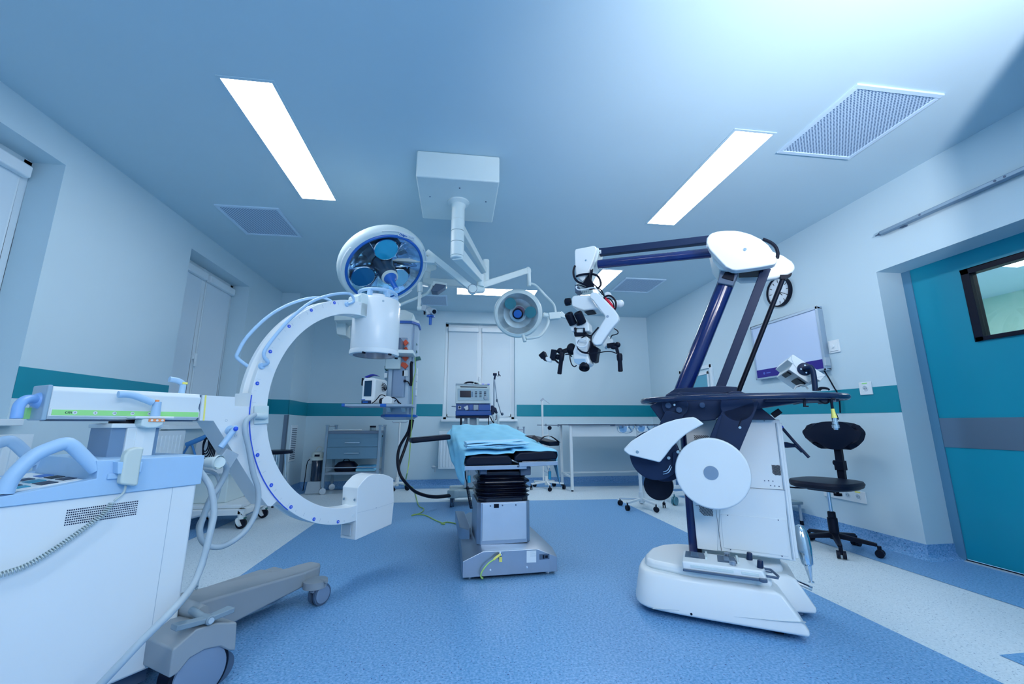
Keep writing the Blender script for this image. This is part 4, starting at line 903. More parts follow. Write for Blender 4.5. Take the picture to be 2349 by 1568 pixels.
# cabinet
g = G(); g.prism('y', [(-0.458,0.298),(0.013,0.29),(0.019,1.018),(-0.471,1.026)], .25, .56); cb = g.out('cabinet', M_WHITE, mi, bevel=.004)
g = G(); q_ = [(-0.355,0.302),(-0.014,0.297),(-0.004,0.495),(-0,0.648),(-0.305,0.637)]; g.prism('y', q_, .243, .252); g.out('lower_panel', M_WHITE, cb, bevel=.002)
g = G(); q_ = [(-0.323,0.32),(-0.017,0.312),(-0.01,0.496),(-0.322,0.498)]; g.prism('y', q_, .240, .245); g.out('access_plate', M_WHITE, cb, bevel=.0015)
g = G(); q_ = [(-0.443,0.306),(-0.366,0.303),(-0.356,0.537),(-0.445,0.535),(-0.454,0.626),(-0.466,0.923),(-0.416,0.924),(-0.338,0.642),(-0.357,0.302)]; g.box(-.002, .004, .2425, .25, .30, 1.0); g.out('edge_seam', M_LGREY, cb)
for P in ([(-0.206,0.648),(0.003,0.646)], [(-0.345,0.543),(-0.335,0.303)], [(-0.448,0.534),(-0.345,0.537)]):
    g = G(); g.bar((P[0][0], .2393, P[0][1]), (P[1][0], .2393, P[1][1]), .0018, .001, (0, 1, 0)); g.out('panel_gap', M_NAVY, cb)
def hatch(pts_px, y, n=7, d=(1, -1)):
    g = G(); x0, x1, z0, z1 = pts_px
    for i in range(-n, n+1):
        o = i*(x1-x0)/n; a = []
        # diagonal strip clipped to the rectangle
        for t in (0, 1):
            pass
        xa, za, xb, zb_ = x0+o, z1, x0+o+(z1-z0), z0
        if xa < x0: za -= (x0-xa); xa = x0
        if xb > x1: zb_ += (xb-x1); xb = x1
        if za-zb_ > .006: g.bar((xa, y, za), (xb, y, zb_), .0035, .001, (0, 1, 0))
    return g.out('vent_slots', M_BLACK, cb)
a_ = [(-0.425,0.929),(-0.346,0.865)]; hatch((a_[0][0], a_[1][0], a_[1][1], a_[0][1]), .2495, 8)
a_ = [(-0.045,0.773),(-0.006,0.72)]; hatch((a_[0][0], a_[1][0], a_[1][1], a_[0][1]), .2495, 6)
a_ = [(-0.43,0.574),(-0.361,0.48)]; hatch((a_[0][0], a_[1][0], a_[1][1], a_[0][1]), .2495, 8)
for p in ((-0.087,0.25,0.688), (-0.068,0.25,0.689), (-0.048,0.25,0.688), (-0.061,0.25,0.664), (-0.042,0.25,0.663), (-0.022,0.25,0.662), (-0.055,0.25,1.012), (-0.287,0.24,0.494), (-0.046,0.24,0.49), (-0.289,0.24,0.315), (-0.048,0.24,0.311)):
    g = G(); g.cyl((p[0], p[1]-.002, p[2]), (p[0], p[1]+.002, p[2]), .003, n=10); g.out('screw', M_DGREY, cb)
g = G(); g.prism('x', [(.27, .30), (.54, .30), (.54, 1.0), (.27, 1.0)], .015, .03); g.out('rear_door', M_WHITE, cb, bevel=.003)
# navy mast on the left of the cabinet
g = G(); g.box(-.475, -.44, .30, .50, .25, 1.05); g.out('mast_core', M_BLACK, mi)
g = G(); g.cyl((-.475, .33, .25), (-.475, .33, 1.05), .033, n=28); g.out('mast', M_NAVYP, mi)
# dark body under the handrail
g = G(); b_ = [(-0.653,1.103),(-0.601,1.021),(-0.587,0.988),(-0.307,1.017),(-0.269,1.048),(-0.089,1.078),(0.146,1.113),(0.15,1.144),(-0.477,1.181)]; g.prism('y', b_, .12, .40); g.out('arm_carrier', M_NAVY, mi, bevel=.006)
g = G(); b_ = [(-0.283,1.02),(-0.004,1.018),(-0.079,1.095),(-0.164,1.109),(-0.277,1.087)]; g.prism('y', b_, .2, .42); g.out('cabinet_cap', M_NAVY, mi, bevel=.004)
g = G(); b_ = [(-0.564,1.165),(-0.504,1.203),(-0.266,1.21),(-0.177,1.201),(-0.18,1.171),(-0.482,1.16)]; g.prism('y', b_, .16, .38); g.out('column_foot', M_NAVY, mi, bevel=.004)
# oval handrail and table plate
ov = []
for i in range(48):
    t = 2*PI*i/48; c_, s_ = math.cos(t), math.sin(t); ex = .52
    sg = lambda v: (abs(v)**(1.0))*(1 if v > 0 else -1)
    ov.append((-.185+ex*sg(c_), .26+.30*sg(s_), 1.135))
g = G(); g.tube(ov, .0165, n=12, closed=True); g.out('handrail', M_RAIL, mi)
g = G(); g.prism('z', [(-.185+(x+.185)*.93, .26+(y-.26)*.9) for x, y, _ in ov if x > -.1], 1.112, 1.124); g.out('rail_tray', M_NAVY, mi)
for x in (.12, .24):
    g = G(); g.box(x, x+.012, .1, .42, 1.105, 1.13); g.out('rail_bracket', M_DGREY, mi)
g = G(); q_ = [(0.109,1.141),(0.116,1.141),(0.112,1.086),(0.123,1.086),(0.122,1.079),(0.102,1.08)]; g.prism('y', q_, .04, .06); g.out('hook', M_BLACK, mi)
for p in ((0.148,0.1,1.129), (0.187,0.1,1.128)):
    g = G(); g.cyl((p[0], .095, p[2]), (p[0], .12, p[2]), .007, n=12); g.out('screw', M_CHROME, mi)
# pivots with knobs
def disc(name, px, y, r, th, m, parent=mi, bev=.004):
    g = G(); g.cyl((px[0], y-th, px[2]), (px[0], y, px[2]), r, n=48); return g.out(name, m, parent, bevel=bev)
kn = mat('navy_knob', (.03, .07, .16), .4)
d = disc('pivot_disc', (-0.509,0.08,1.102), .12, .073, .03, M_NAVY)
for p in ((-0.544,0.08,1.1), (-0.492,0.08,1.139), (-0.488,0.08,1.074)): disc('pivot_knob', p, .09, .017, .02, kn, d)
disc('pivot_screw', (-0.511,0.08,1.104), .09, .006, .006, M_CHROME, d, 0)
disc('carrier_knob', (-0.365,0.1,1.1), .12, .016, .02, kn)
disc('pivot_disc', (-0.194,0.06,1.09), .10, .082, .04, M_NAVY)
# parallelogram arms
g = G(); g.prism('y', [(-0.272,1.061),(-0.095,1.118),(-0.089,1.102),(-0.227,0.809),(-0.365,0.86)], .06, .10); g.out('lower_arm', M_NAVY, mi, bevel=.004)
g = G(); g.prism('y', [(-0.29,1.035),(-0.269,1.047),(-0.326,0.888),(-0.358,0.888)], .045, .12); g.out('lower_arm_edge', M_NAVY, mi, bevel=.003)
g = G(); g.prism('y', [(-0.56,1.075),(-0.462,1.049),(-0.594,0.829),(-0.691,0.814)], .08, .14); g.out('lower_arm', M_NAVY, mi, bevel=.004)
p = (-0.192,0.058,0.977); disc('arm_screw', p, .062, .007, .004, M_CHROME, mi, 0)
g = G(); g.bar((-0.18,0.058,1.025), (-0.198,0.058,0.981), .004, .003, (0, 1, 0)); g.out('arm_slot', M_BLACK, mi)
g = G(); g.prism('y', [(-0.538,0.84),(-0.467,0.859),(-0.321,0.858),(-0.333,0.729),(-0.543,0.768)], .05, .068); g.out('counterweight_link', M_NAVY, mi, bevel=.003)
for p in ((-0.509,0.045,0.843), (-0.467,0.045,0.844), (-0.56,0.045,0.809), (-0.51,0.045,0.787)): disc('link_bolt', p, .052, .009, .008, M_CHROME, mi, .001)
# counterweights
p = (-0.348,0,0.741); wd_ = disc('counterweight', p, .05, .182, .045, M_WHITE2, mi, .01)
disc('hub_cap', (-0.352,0,0.743), .008, .036, .006, M_STEEL, wd_, .001)
p = (-0.64,0.06,0.82); disc('counterweight', p, .12, .138, .05, M_NAVY, mi, .006)
p = (-0.599,0.14,0.771); disc('counterweight', p, .20, .105, .05, M_NAVY, mi, .006)
p = (-0.642,0.2,0.637); disc('counterweight', p, .24, .083, .05, M_BLACK, mi, .006)
g = G(); g.tube([(p_[0], .052, p_[1]) for p_ in [(-0.596,0.732),(-0.572,0.742),(-0.554,0.771)]], .003, n=8, smooth=4); g.tube([(p_[0], .052, p_[1]) for p_ in [(-0.597,0.72),(-0.568,0.731),(-0.548,0.762)]], .003, n=8, smooth=4); g.out('guide_wire', M_CHROME, mi)
fin = [(-0.795,0.846),(-0.792,0.859),(-0.749,0.901),(-0.686,0.94),(-0.625,0.974),(-0.561,1.003),(-0.498,1.022),(-0.448,1.03),(-0.415,1.033),(-0.399,1.026),(-0.364,0.996),(-0.412,0.97),(-0.46,0.94),(-0.497,0.909),(-0.531,0.876),(-0.553,0.85),(-0.573,0.824),(-0.604,0.788),(-0.765,0.823)]
g = G(); g.prism('y', fin, -.02, .035); fo = g.out('counterweight_cover', M_WHITE2, mi, bevel=.008, seg=3)
disc('cover_screw', (-0.719,-0.02,0.842), -.018, .009, .004, M_CHROME, fo, .001)
# columns up to the shell
g = G(); g.cyl((-0.473,0.25,1.184), (-0.172,0.25,1.841), .049, n=40); g.out('main_column', M_NAVYP, mi)
cl = [(-0.182,1.947),(-0.094,1.902),(-0.14,1.802),(-0.222,1.833)]; g = G(); g.prism('y', cl, .185, .315); co = g.out('column_collar', M_DGREY, mi, bevel=.006)
cl = [(-0.172,1.896),(-0.123,1.875),(-0.136,1.83),(-0.196,1.859)]; g = G(); g.prism('y', cl, .180, .188); g.out('collar_inset', M_BLACK, co, bevel=.003)
g = G(); g.bar((-0.271,0.28,1.18), (0.051,0.28,1.909), .05, .058, (0, 1, 0)); g.out('side_column', M_NAVY, mi, bevel=.004)
g = G(); g.cyl((-0.165,0.4,1.171), (0.158,0.42,1.886), .014, n=20); g.out('tension_rod', M_BLACK, mi)
g = G(); g.prism('y', [(-0.087,1.935),(0.033,1.915),(0.03,1.888),(-0.09,1.902)], .23, .36); g.prism('y', [(0.138,1.901),(0.179,1.894),(0.201,1.905),(0.199,1.891),(0.163,1.868),(0.14,1.872)], .40, .44); g.out('shell_underside', M_BLACK, mi, bevel=.002)
shell = [(-0.262,2.066),(-0.257,2.096),(-0.234,2.12),(-0.198,2.126),(-0.152,2.122),(-0.107,2.113),(-0.074,2.1),(-0.028,2.074),(0.018,2.035),(0.052,1.991),(0.07,1.946),(0.083,1.905),(0.083,1.884),(0.069,1.871),(0.001,1.867),(-0.075,1.866),(-0.119,1.867),(-0.141,1.872),(-0.173,1.896),(-0.213,1.96),(-0.248,2.019)]
g = G(); g.prism('y', shell, .10, .165); so = g.out('elbow_shell', M_WHITE, mi, bevel=.02, seg=4)
disc('shell_screw', (-0.066,0.1,1.984), .101, .009, .005, M_CHROME, so, .001)
shell2 = [(-0.14,2.119),(-0.051,2.132),(0.044,2.102),(0.123,2.058),(0.172,2.023),(0.211,1.979),(0.225,1.945),(0.214,1.913),(0.185,1.895),(0.115,1.883),(0.021,1.88),(-0.074,1.889),(-0.148,1.951),(-0.186,2.042)]
g = G(); g.prism('y', shell2, .40, .46); g.out('elbow_shell', M_WHITE, mi, bevel=.02, seg=4)
core = [(-0.242,2.08),(-0.161,2.121),(-0.026,2.08),(0.054,1.996),(0.067,1.913),(0.012,1.909),(-0.111,1.91),(-0.163,1.892),(-0.204,1.909),(-0.232,1.964)]
g = G(); g.prism('y', core, .165, .40); g.out('elbow_core', M_OFFW, mi)
g = G(); g.tube([(0.058,0.3,2.11), (0.096,0.3,2.08), (0.118,0.3,2.047), (0.125,0.3,2.007), (0.119,0.3,1.974)], .010, n=10, smooth=4); g.out('cable', M_BLACK, mi)
# upper parallel arm
g = G(); g.bar((-0.202,0.32,2.168), (-0.981,0.32,2.217), .05, .046, (0, 1, 0)); g.out('upper_bar', M_NAVY, mi, bevel=.004)
g = G(); g.cyl((-0.213,0.26,2.056), (-0.953,0.26,2.103), .031, n=32); g.out('upper_tube', M_NAVYP, mi)
g = G(); q_ = [(-0.962,2.222),(-0.934,2.22),(-0.935,2.195),(-0.963,2.197)]; g.prism('y', q_, .289, .295); ar = g.out('arrow_label', M_WHITE, mi)
g = G(); q_ = [(-0.952,2.208),(-0.94,2.207),(-0.94,2.2),(-0.952,2.201)]; g.prism('y', q_, .2885, .2895); g.out('arrow', M_BLACK, ar)
cap = [(-1.115,2.224),(-1.108,2.241),(-1.043,2.241),(-0.98,2.242),(-0.962,2.235),(-0.956,2.208),(-0.971,2.158),(-0.992,2.106),(-1.022,2.046),(-1.053,1.995),(-1.069,1.988),(-1.111,2.037),(-1.116,2.11)]
g = G(); g.prism('y', cap, .24, .275); so = g.out('end_cap', M_WHITE, mi, bevel=.008, seg=3)
disc('cap_screw', (-1.035,0.24,2.139), .241, .007, .004, M_CHROME, so, .001)
g = G(); g.prism('y', [(x+.012, z) for x, z in cap], .275, .40); g.out('end_block', M_OFFW, mi, bevel=.008, seg=3)
# head carrier
S2 = 0
nk = [(-1.078,2.048),(-1.008,2.044),(-1.024,1.968),(-1.007,1.914),(-1.12,1.93),(-1.119,1.988)]; g = G(); g.prism('y', nk, .26, .36); g.out('neck', M_OFFW, mi, bevel=.008)
g = G(); g.lathe([(.045, 0), (.05, .02), (.05, .05), (.04, .06)], (-1.071,0.31,1.921), (0, 0, 1), 28); g.out('swivel', M_OFFW, mi)
g = G(); q_ = [(-1.035,2.105),(-0.978,1.977),(-0.982,1.877),(-1.009,1.881),(-1.076,1.922),(-1.112,1.949)]; g.prism('y', [(-0.987,2.069),(-0.999,1.993),(-0.978,1.917),(-1.018,1.919),(-1.063,1.971)], .235, .25); g.out('cable_plate', M_BLACK, mi)
bd_ = [(-1.14,1.854),(-1.134,1.872),(-1.123,1.881),(-1.006,1.87),(-0.993,1.835),(-0.951,1.763),(-1.052,1.761),(-1.089,1.776),(-1.132,1.8),(-1.14,1.815)]
g = G(); g.prism('y', bd_, .2, .36); hb_ = g.out('carrier_body', M_WHITE, mi, bevel=.022, seg=4)
g = G(); p = [(-1.188,1.863),(-1.163,1.862),(-1.206,1.845),(-0.86,1.825),(-0.815,1.817)]
g.cyl((p[0][0], .28, p[0][1]), (p[1][0], .28, p[1][1]), .012, n=14); g.lathe([(.026, -.02), (.028, -.01), (.028, .015), (.02, .022)], (p[0][0], .28, p[0][1]), (-1, 0, 0), 12); g.bar((p[2][0], .28, p[2][1]), (p[0][0], .28, p[0][1]-.02), .016, .012, (0, 1, 0)); g.out('lock_knob', M_BLACK, mi)
g = G(); g.cyl((p[3][0]-.05, .33, p[3][1]), (p[4][0]-.01, .33, p[4][1]), .024, n=24); g.ball((p[4][0]-.012, .33, p[4][1]), .027); q2 = [(-0.925,1.903),(-0.906,1.908),(-0.884,1.897),(-0.887,1.878),(-0.926,1.883)]; g.prism('y', q2, .3, .34); g.out('rear_stub', M_WHITE, mi, bevel=.005)
g = G(); q2 = [(-1.054,1.755),(-0.992,1.76),(-0.987,1.756),(-0.999,1.752),(-1.05,1.752)]; g.prism('y', q2, .21, .3); g.out('slot', M_BLACK, hb_)
ck_ = [(-0.998,1.848),(-0.992,1.864),(-0.975,1.872),(-0.953,1.868),(-0.933,1.851),(-0.907,1.819),(-0.87,1.773),(-0.837,1.732),(-0.815,1.692),(-0.811,1.669),(-0.817,1.651),(-0.856,1.611),(-0.897,1.559),(-0.925,1.521),(-0.939,1.506),(-0.964,1.502),(-0.983,1.51),(-0.996,1.529),(-0.993,1.549),(-0.974,1.582),(-0.938,1.63),(-0.9,1.683),(-0.904,1.699),(-0.942,1.757),(-0.975,1.81),(-0.994,1.831)]
g = G(); g.prism('y', ck_, .155, .20); kk = g.out('crank_arm', M_WHITE, mi, bevel=.01, seg=4)
p = [(-0.884,1.69),(-0.95,1.542)]; disc('crank_screw', (p[0][0], 0, p[0][1]), .157, .009, .004, M_STEEL, kk, .001)
g = G(); P = [(-0.904,1.83),(-0.881,1.802),(-0.856,1.761),(-0.842,1.739)]; g.tube([(x, .205, z+.004) for x, z in P], .009, n=10, smooth=4); g.out('red_ribbon_cable', M_CREDRED, mi)
def cab(pts, y, r, m=None, y1=None, closed=False):
    n_ = len(pts); y1 = y if y1 is None else y1
    g = G(); g.tube([(x, y+(y1-y)*i/max(1, n_-1), z) for i, (x, z) in enumerate(pts)], r, n=8, smooth=5); return g.out('cable', m or M_BLACK, mi)
cab([(-0.9,1.833),(-0.875,1.839),(-0.849,1.824),(-0.831,1.79),(-0.832,1.753),(-0.843,1.738)], .18, .0065)
cab([(-0.898,1.822),(-0.876,1.824),(-0.855,1.798),(-0.847,1.769),(-0.855,1.752)], .2, .004)
cab([(-1.109,2.105),(-1.122,2.07),(-1.119,2.024),(-1.094,1.983),(-1.042,1.953),(-0.983,1.918),(-0.949,1.918),(-0.932,1.941),(-0.942,1.987),(-0.971,2.016),(-1.022,2.028),(-1.075,2.03),(-1.106,2.022)], .22, .008)
cab([(-0.991,2.048),(-1.001,2.005),(-0.99,1.959),(-0.958,1.919),(-0.926,1.888),(-0.911,1.851),(-0.908,1.825)], .2, .005)
cab([(-1.095,1.948),(-1.069,1.944),(-1.026,1.92),(-0.975,1.912),(-0.942,1.89),(-0.919,1.852)], .19, .004)
cab([(-1.087,1.937),(-1.096,1.93),(-1.083,1.91),(-1.044,1.905),(-0.992,1.91),(-0.959,1.901),(-0.927,1.853),(-0.911,1.834)], .18, .0045, M_WHITE2)
g = G(); g.prism('y', [(-1.11,1.958),(-1.088,1.945),(-1.085,1.915),(-1.109,1.899)], .2, .3)
for i in range(7):
    a_ = [(-1.117,1.921),(-1.03,1.919)]; x = a_[0][0]+(a_[1][0]-a_[0][0])*i/6; g.bar((x, .262, a_[0][1]), (x, .262, a_[0][1]-.012), .002, .002, (0, 1, 0))
g.out('swivel_scale', M_DGREY, mi)
# optics
ob = [(-1.124,1.587),(-1.036,1.581),(-1.029,1.53),(-1.04,1.462),(-1.02,1.393),(-1.044,1.377),(-1.116,1.395),(-1.136,1.433),(-1.137,1.483),(-1.119,1.528)]
g = G(); g.prism('y', ob, .19, .31); oo = g.out('optics_body', M_WHITE, mi, bevel=.012, seg=3)
g = G(); q2 = [(-1.132,1.43),(-1.052,1.425),(-1.046,1.391),(-1.104,1.39),(-1.126,1.403)]; g.prism('y', q2, .183, .20); g.out('front_plate', mat('plate_blue_grey', (.34, .52, .68), .4), oo, bevel=.003)
pl_ = [(-1.064,1.366)]; lc = (pl_[0][0], .21, pl_[0][1])
g = G(); g.lathe([(.030, .03), (.034, .005), (.036, -.006), (.033, -.012), (.025, -.006), (.02, .004)], (lc[0], lc[1]-.01, lc[2]+.002), (-.05, .45, .85), 32); g.out('objective_lens', M_BLACK, oo)
g = G(); q2 = [(-1.123,1.613),(-1.035,1.602),(-1.036,1.579),(-1.12,1.583)]; g.prism('y', q2, .18, .30); g.out('beam_splitter', M_BLACK, oo, bevel=.004)
g = G(); q2 = [(-1.164,1.71),(-1.151,1.666),(-1.138,1.618),(-1.115,1.613),(-1.109,1.638),(-1.049,1.632),(-1.045,1.606),(-1.013,1.608),(-1.016,1.666),(-1.024,1.671),(-1.046,1.711),(-1.103,1.68)]; g.prism('y', q2, .17, .27); g.prism('y', [(-1.107,1.633),(-1.051,1.63),(-1.052,1.6),(-1.108,1.605)], .18, .26); g.out('binocular_body', M_WHITE, oo, bevel=.008, seg=3)
for a_ in ([(-1.122,1.668),(-1.14,1.731)], [(-1.057,1.668),(-1.075,1.73)]):
    d0 = Vector((a_[0][0], .17, a_[0][1])); d1 = Vector((a_[1][0], .12, a_[1][1]))
    g = G(); g.lathe([(.028, 0), (.029, (d1-d0).length*.9), (.026, (d1-d0).length), (.018, (d1-d0).length+.001), (.014, (d1-d0).length-.012)], d0, d1-d0, 28); e_ = g.out('eyepiece', M_BLACK, oo)
g = G(); q2 = [(-1.096,1.677),(-1.082,1.656),(-1.075,1.651),(-1.092,1.65)]; g.prism('y', q2, .15, .18); g.prism('y', [(-1.115,1.638),(-1.103,1.639),(-1.104,1.606),(-1.111,1.605)], .16, .2); g.prism('y', [(-1.05,1.631),(-1.043,1.63),(-1.04,1.598),(-1.053,1.599)], .16, .2); g.out('binocular_hinge', M_BLACK, oo)
g = G(); q2 = [(-1.038,1.559),(-1.015,1.55),(-1.002,1.521),(-0.971,1.5),(-0.984,1.455),(-0.991,1.41),(-1.016,1.405),(-1.038,1.436),(-1.05,1.469),(-1.064,1.48),(-1.048,1.52)]; g.prism('y', q2, .24, .32); g.out('drive_unit', M_BLACK, oo, bevel=.006)
g = G(); q2 = [(-0.934,1.563),(-0.907,1.579),(-0.881,1.559),(-0.884,1.531),(-0.914,1.511),(-0.933,1.494),(-0.941,1.522)]; g.prism('y', q2, .24, .3); g.out('coupling', M_WHITE2, oo, bevel=.005)
cab([(-0.991,1.574),(-1.027,1.575),(-1.069,1.561),(-1.093,1.54),(-1.098,1.509),(-1.085,1.481),(-1.059,1.461),(-1.019,1.453),(-0.961,1.453),(-0.909,1.458),(-0.866,1.453),(-0.833,1.437)], .16, .0035)
cab([(-0.945,1.622),(-0.977,1.589),(-0.996,1.564),(-1,1.523),(-1.008,1.488),(-1.023,1.462),(-1.041,1.459),(-1.068,1.47),(-1.09,1.49)], .15, .0055)
cab([(-1.021,1.557),(-1.02,1.53),(-1.035,1.504),(-1.062,1.499),(-1.089,1.508),(-1.098,1.527),(-1.088,1.549),(-1.065,1.554),(-1.033,1.546)], .15, .005, M_WHITE2)
cab([(-0.857,1.617),(-0.834,1.599),(-0.83,1.581),(-0.848,1.573),(-0.87,1.569),(-0.88,1.549)], .2, .0035)
cab([(-1.161,1.462),(-1.16,1.429),(-1.149,1.392),(-1.131,1.377),(-1.117,1.386)], .2, .004)
cab([(-1.194,1.464),(-1.171,1.465),(-1.147,1.447)], .2, .004)
# control grips
def grip(pts, y, name='control_grip'):
    a_, b_ = [Vector((x, y, z)) for x, z in pts]; L_ = (b_-a_).length
    g = G(); g.lathe([(.014, 0), (.019, .012), (.018, L_*.35), (.014, L_*.42), (.0155, L_*.97), (.011, L_)], a_, b_-a_, 20); return g.out(name, M_BLACK, mi)
grip([(-0.828,1.445),(-0.827,1.327)], .2); grip([(-1.215,1.485),(-1.24,1.331)], .2)
g = G(); A_ = [(-0.908,1.505),(-0.886,1.51),(-0.855,1.508),(-0.838,1.506),(-0.845,1.487),(-0.837,1.446),(-0.861,1.488)]
g.bar((A_[0][0], .22, A_[0][1]), (A_[2][0], .22, A_[2][1]), .03, .03, (0, 1, 0)); g.ball((A_[3][0], .21, A_[3][1]), .019); g.bar((A_[4][0], .2, A_[4][1]), (A_[5][0], .2, A_[5][1]), .02, .018, (0, 1, 0)); g.ball((A_[6][0], .2, A_[6][1]), (.022, .015, .013)); g.out('grip_joint', M_BLACK, mi, bevel=.002)
g = G(); A_ = [(-1.161,1.507),(-1.19,1.495),(-1.217,1.492),(-1.234,1.494),(-1.249,1.485),(-1.273,1.501),(-1.288,1.488),(-1.298,1.46),(-1.284,1.441),(-1.246,1.41)]
g.ball((A_[0][0], .24, A_[0][1]), (.034, .03, .042)); g.bar((A_[0][0], .24, A_[0][1]), (A_[2][0], .23, A_[2][1]), .03, .024, (0, 1, 0)); g.ball((A_[3][0], .21, A_[3][1]), .022); g.ball((A_[4][0]-.005, .22, A_[4][1]-.03), .02)
g.bar((A_[5][0], .2, A_[5][1]+.004), (A_[7][0]+.01, .2, A_[7][1]-.03), .04, .02, (0, 1, 0)); g.bar((A_[5][0], .2, A_[5][1]), (A_[9][0], .2, A_[4][1]), .01, .01, (0, 1, 0)); g.bar((A_[7][0], .21, A_[7][1]), (A_[9][0], .21, A_[9][1]), .012, .02, (0, 1, 0)); g.out('grip_joint', M_BLACK, mi, bevel=.003)
g = G(); q2 = [(-1.383,1.471),(-1.343,1.499),(-1.324,1.455),(-1.339,1.446),(-1.327,1.429),(-1.337,1.425),(-1.351,1.44),(-1.361,1.443)]; g.prism('y', q2, .17, .22); g.out('side_eyepiece', M_BLACK, mi, bevel=.006)
g = G(); q2 = [(-1.336,1.458),(-1.316,1.456),(-1.292,1.438),(-1.292,1.417),(-1.317,1.421),(-1.334,1.434)]; g.prism('y', q2, .18, .21); g.out('side_optics', M_WHITE2, mi, bevel=.006)
# small monitor on its bracket
g = G(); mp_ = [(0.122,1.38),(0.258,1.255),(0.231,1.223),(0.205,1.244),(0.178,1.214),(0.093,1.295),(0.115,1.326),(0.093,1.349)]
g.prism('y', mp_, .25, .70); mo = g.out('monitor', M_WHITE, mi, bevel=.003)
g = G(); P = [(0.116,1.371),(0.114,1.347),(0.122,1.318),(0.139,1.286),(0.157,1.265),(0.181,1.251),(0.21,1.244),(0.251,1.249)]
for (x0, z0), (x1, z1) in zip(P, P[1:]): g.bar((x0, .2495, z0), (x1, .2495, z1), .002, .0012, (0, 1, 0))
g.out('seam_line', M_LGREY, mo)
g = G(); p = [(0.168,1.293),(0.187,1.298),(0.195,1.27),(0.195,1.218),(0.193,1.169)]
g.lathe([(.036, 0), (.034, .008), (.03, .01)], (p[0][0], .25, p[0][1]), (0, -1, 0), 30)
g.tube([(p[0][0], .24, p[0][1]), (p[0][0]+.005, .215, p[0][1]+.002), (p[1][0], .205, p[1][1]), (p[2][0], .205, p[2][1]), (p[3][0], .205, p[3][1]), (p[4][0], .205, p[4][1])], .0135, n=16, smooth=5); g.out('monitor_bracket', M_NAVY, mi)
for x, z in [(0.169,1.313),(0.149,1.293),(0.171,1.272)]:
    g = G(); g.cyl((x, .240, z), (x, .237, z), .0045, n=12); g.out('screw', M_CHROME, mi)
g = G()
for q_ in ([(0.093,1.291),(0.112,1.272),(0.109,1.269),(0.09,1.286)], [(0.135,1.249),(0.173,1.218),(0.17,1.213),(0.137,1.243)]): g.prism('y', q_, .30, .48)
g.out('vent_slot', M_BLACK, mo)
cab([(0.117,1.187),(0.124,1.201),(0.141,1.209),(0.157,1.21),(0.171,1.202),(0.18,1.186)], .3, .004, M_WHITE2)
cab([(0.194,1.167),(0.202,1.179),(0.214,1.181),(0.233,1.177),(0.243,1.168)], .15, .005)
cab([(0.201,1.167),(0.209,1.175),(0.221,1.176),(0.235,1.173)], .15, .004)
cab([(0.152,1.137),(0.171,1.123),(0.186,1.108),(0.201,1.098),(0.215,1.102),(0.22,1.119),(0.207,1.127)], .09, .0045)
g = G(); g.bar((-0.018,0.2,1.039), (0.021,0.2,1.067), .03, .014, (0, 1, 0)); g.out('tongue_lever', M_BLACK, mi, bevel=.002)
g = G(); g.tube([(0.04,0.45,0.979), (0.056,0.45,0.969), (0.107,0.42,0.885), (0.159,0.4,0.808)], .0085, n=12); g.out('side_lever', M_NAVY, mi)
g = G(); g.cyl((0.042,0.45,0.984), (0.054,0.45,0.969), .013, n=14); g.out('blue_collar', M_BDOT, mi)
g = G(); g.lathe([(.016, 0), (.017, .03), (.013, .05), (.01, .07)], (0.041,0.45,0.875), tuple(Vector((0.084,0.42,0.873))-Vector((0.041,0.45,0.875))), 16); g.tube([(0.075,0.43,0.872), (0.099,0.42,0.873), (0.118,0.42,0.856), (0.133,0.42,0.837)], .008, n=10, smooth=4); g.out('side_lever', M_NAVY, mi)
c0_ = Vector((0.077,0.45,0.437)); c1_ = Vector((0.093,0.4,0.152)); L_ = (c1_-c0_).length
g = G(); g.lathe([(.004, 0), (.02, .008), (.029, .025), (.036, .07), (.036, .12), (.028, .20), (.019, L_*.72), (.011, L_*.9), (.007, L_*.97), (.014, L_*.98), (.014, L_)], c0_, c1_-c0_, 30)
g.tube([tuple(c1_-Vector((0, 0, .03))), (.03, .42, .14), (-.04, .45, .15)], .012, n=10); g.out('steering_handle', M_CHROME, mi)
# hanging camera cable
hk = thing('camera_cable', 'black cable with yellow sleeve and chrome plug hanging from the microscope handrail', 'cable', (1.632, 1.912, 0), math.radians(-32.3))
g = G(); g.tube([(.24, .06, 1.115), (0.226,0.06,1.116), (0.223,0.06,1.095), (0.223,0.06,1.067)], .006, n=10, smooth=4); g.tube([(0.232,0.07,1.052), (0.239,0.07,1.037), (0.242,0.07,1.016)], .003, n=8); g.out('cord', M_BLACK, hk)
g = G(); d_ = Vector((0.225,0.06,1.024))-Vector((0.223,0.06,1.069)); g.lathe([(.0075, 0), (.009, d_.length*.5), (.013, d_.length)], (0.223,0.06,1.069), d_, 18); g.out('yellow_sleeve', M_YELLOW, hk)
d_ = Vector((0.225,0.06,0.967))-Vector((0.225,0.06,1.024)); l_ = d_.length
g = G(); g.lathe([(.0115, 0), (.0115, l_*.3), (.0125, l_*.32), (.0125, l_*.55), (.0155, l_*.6), (.0155, l_*.85), (.010, l_*.87), (.009, l_)], (0.225,0.06,1.024), d_, 20); g.out('plug', M_CHROME, hk)
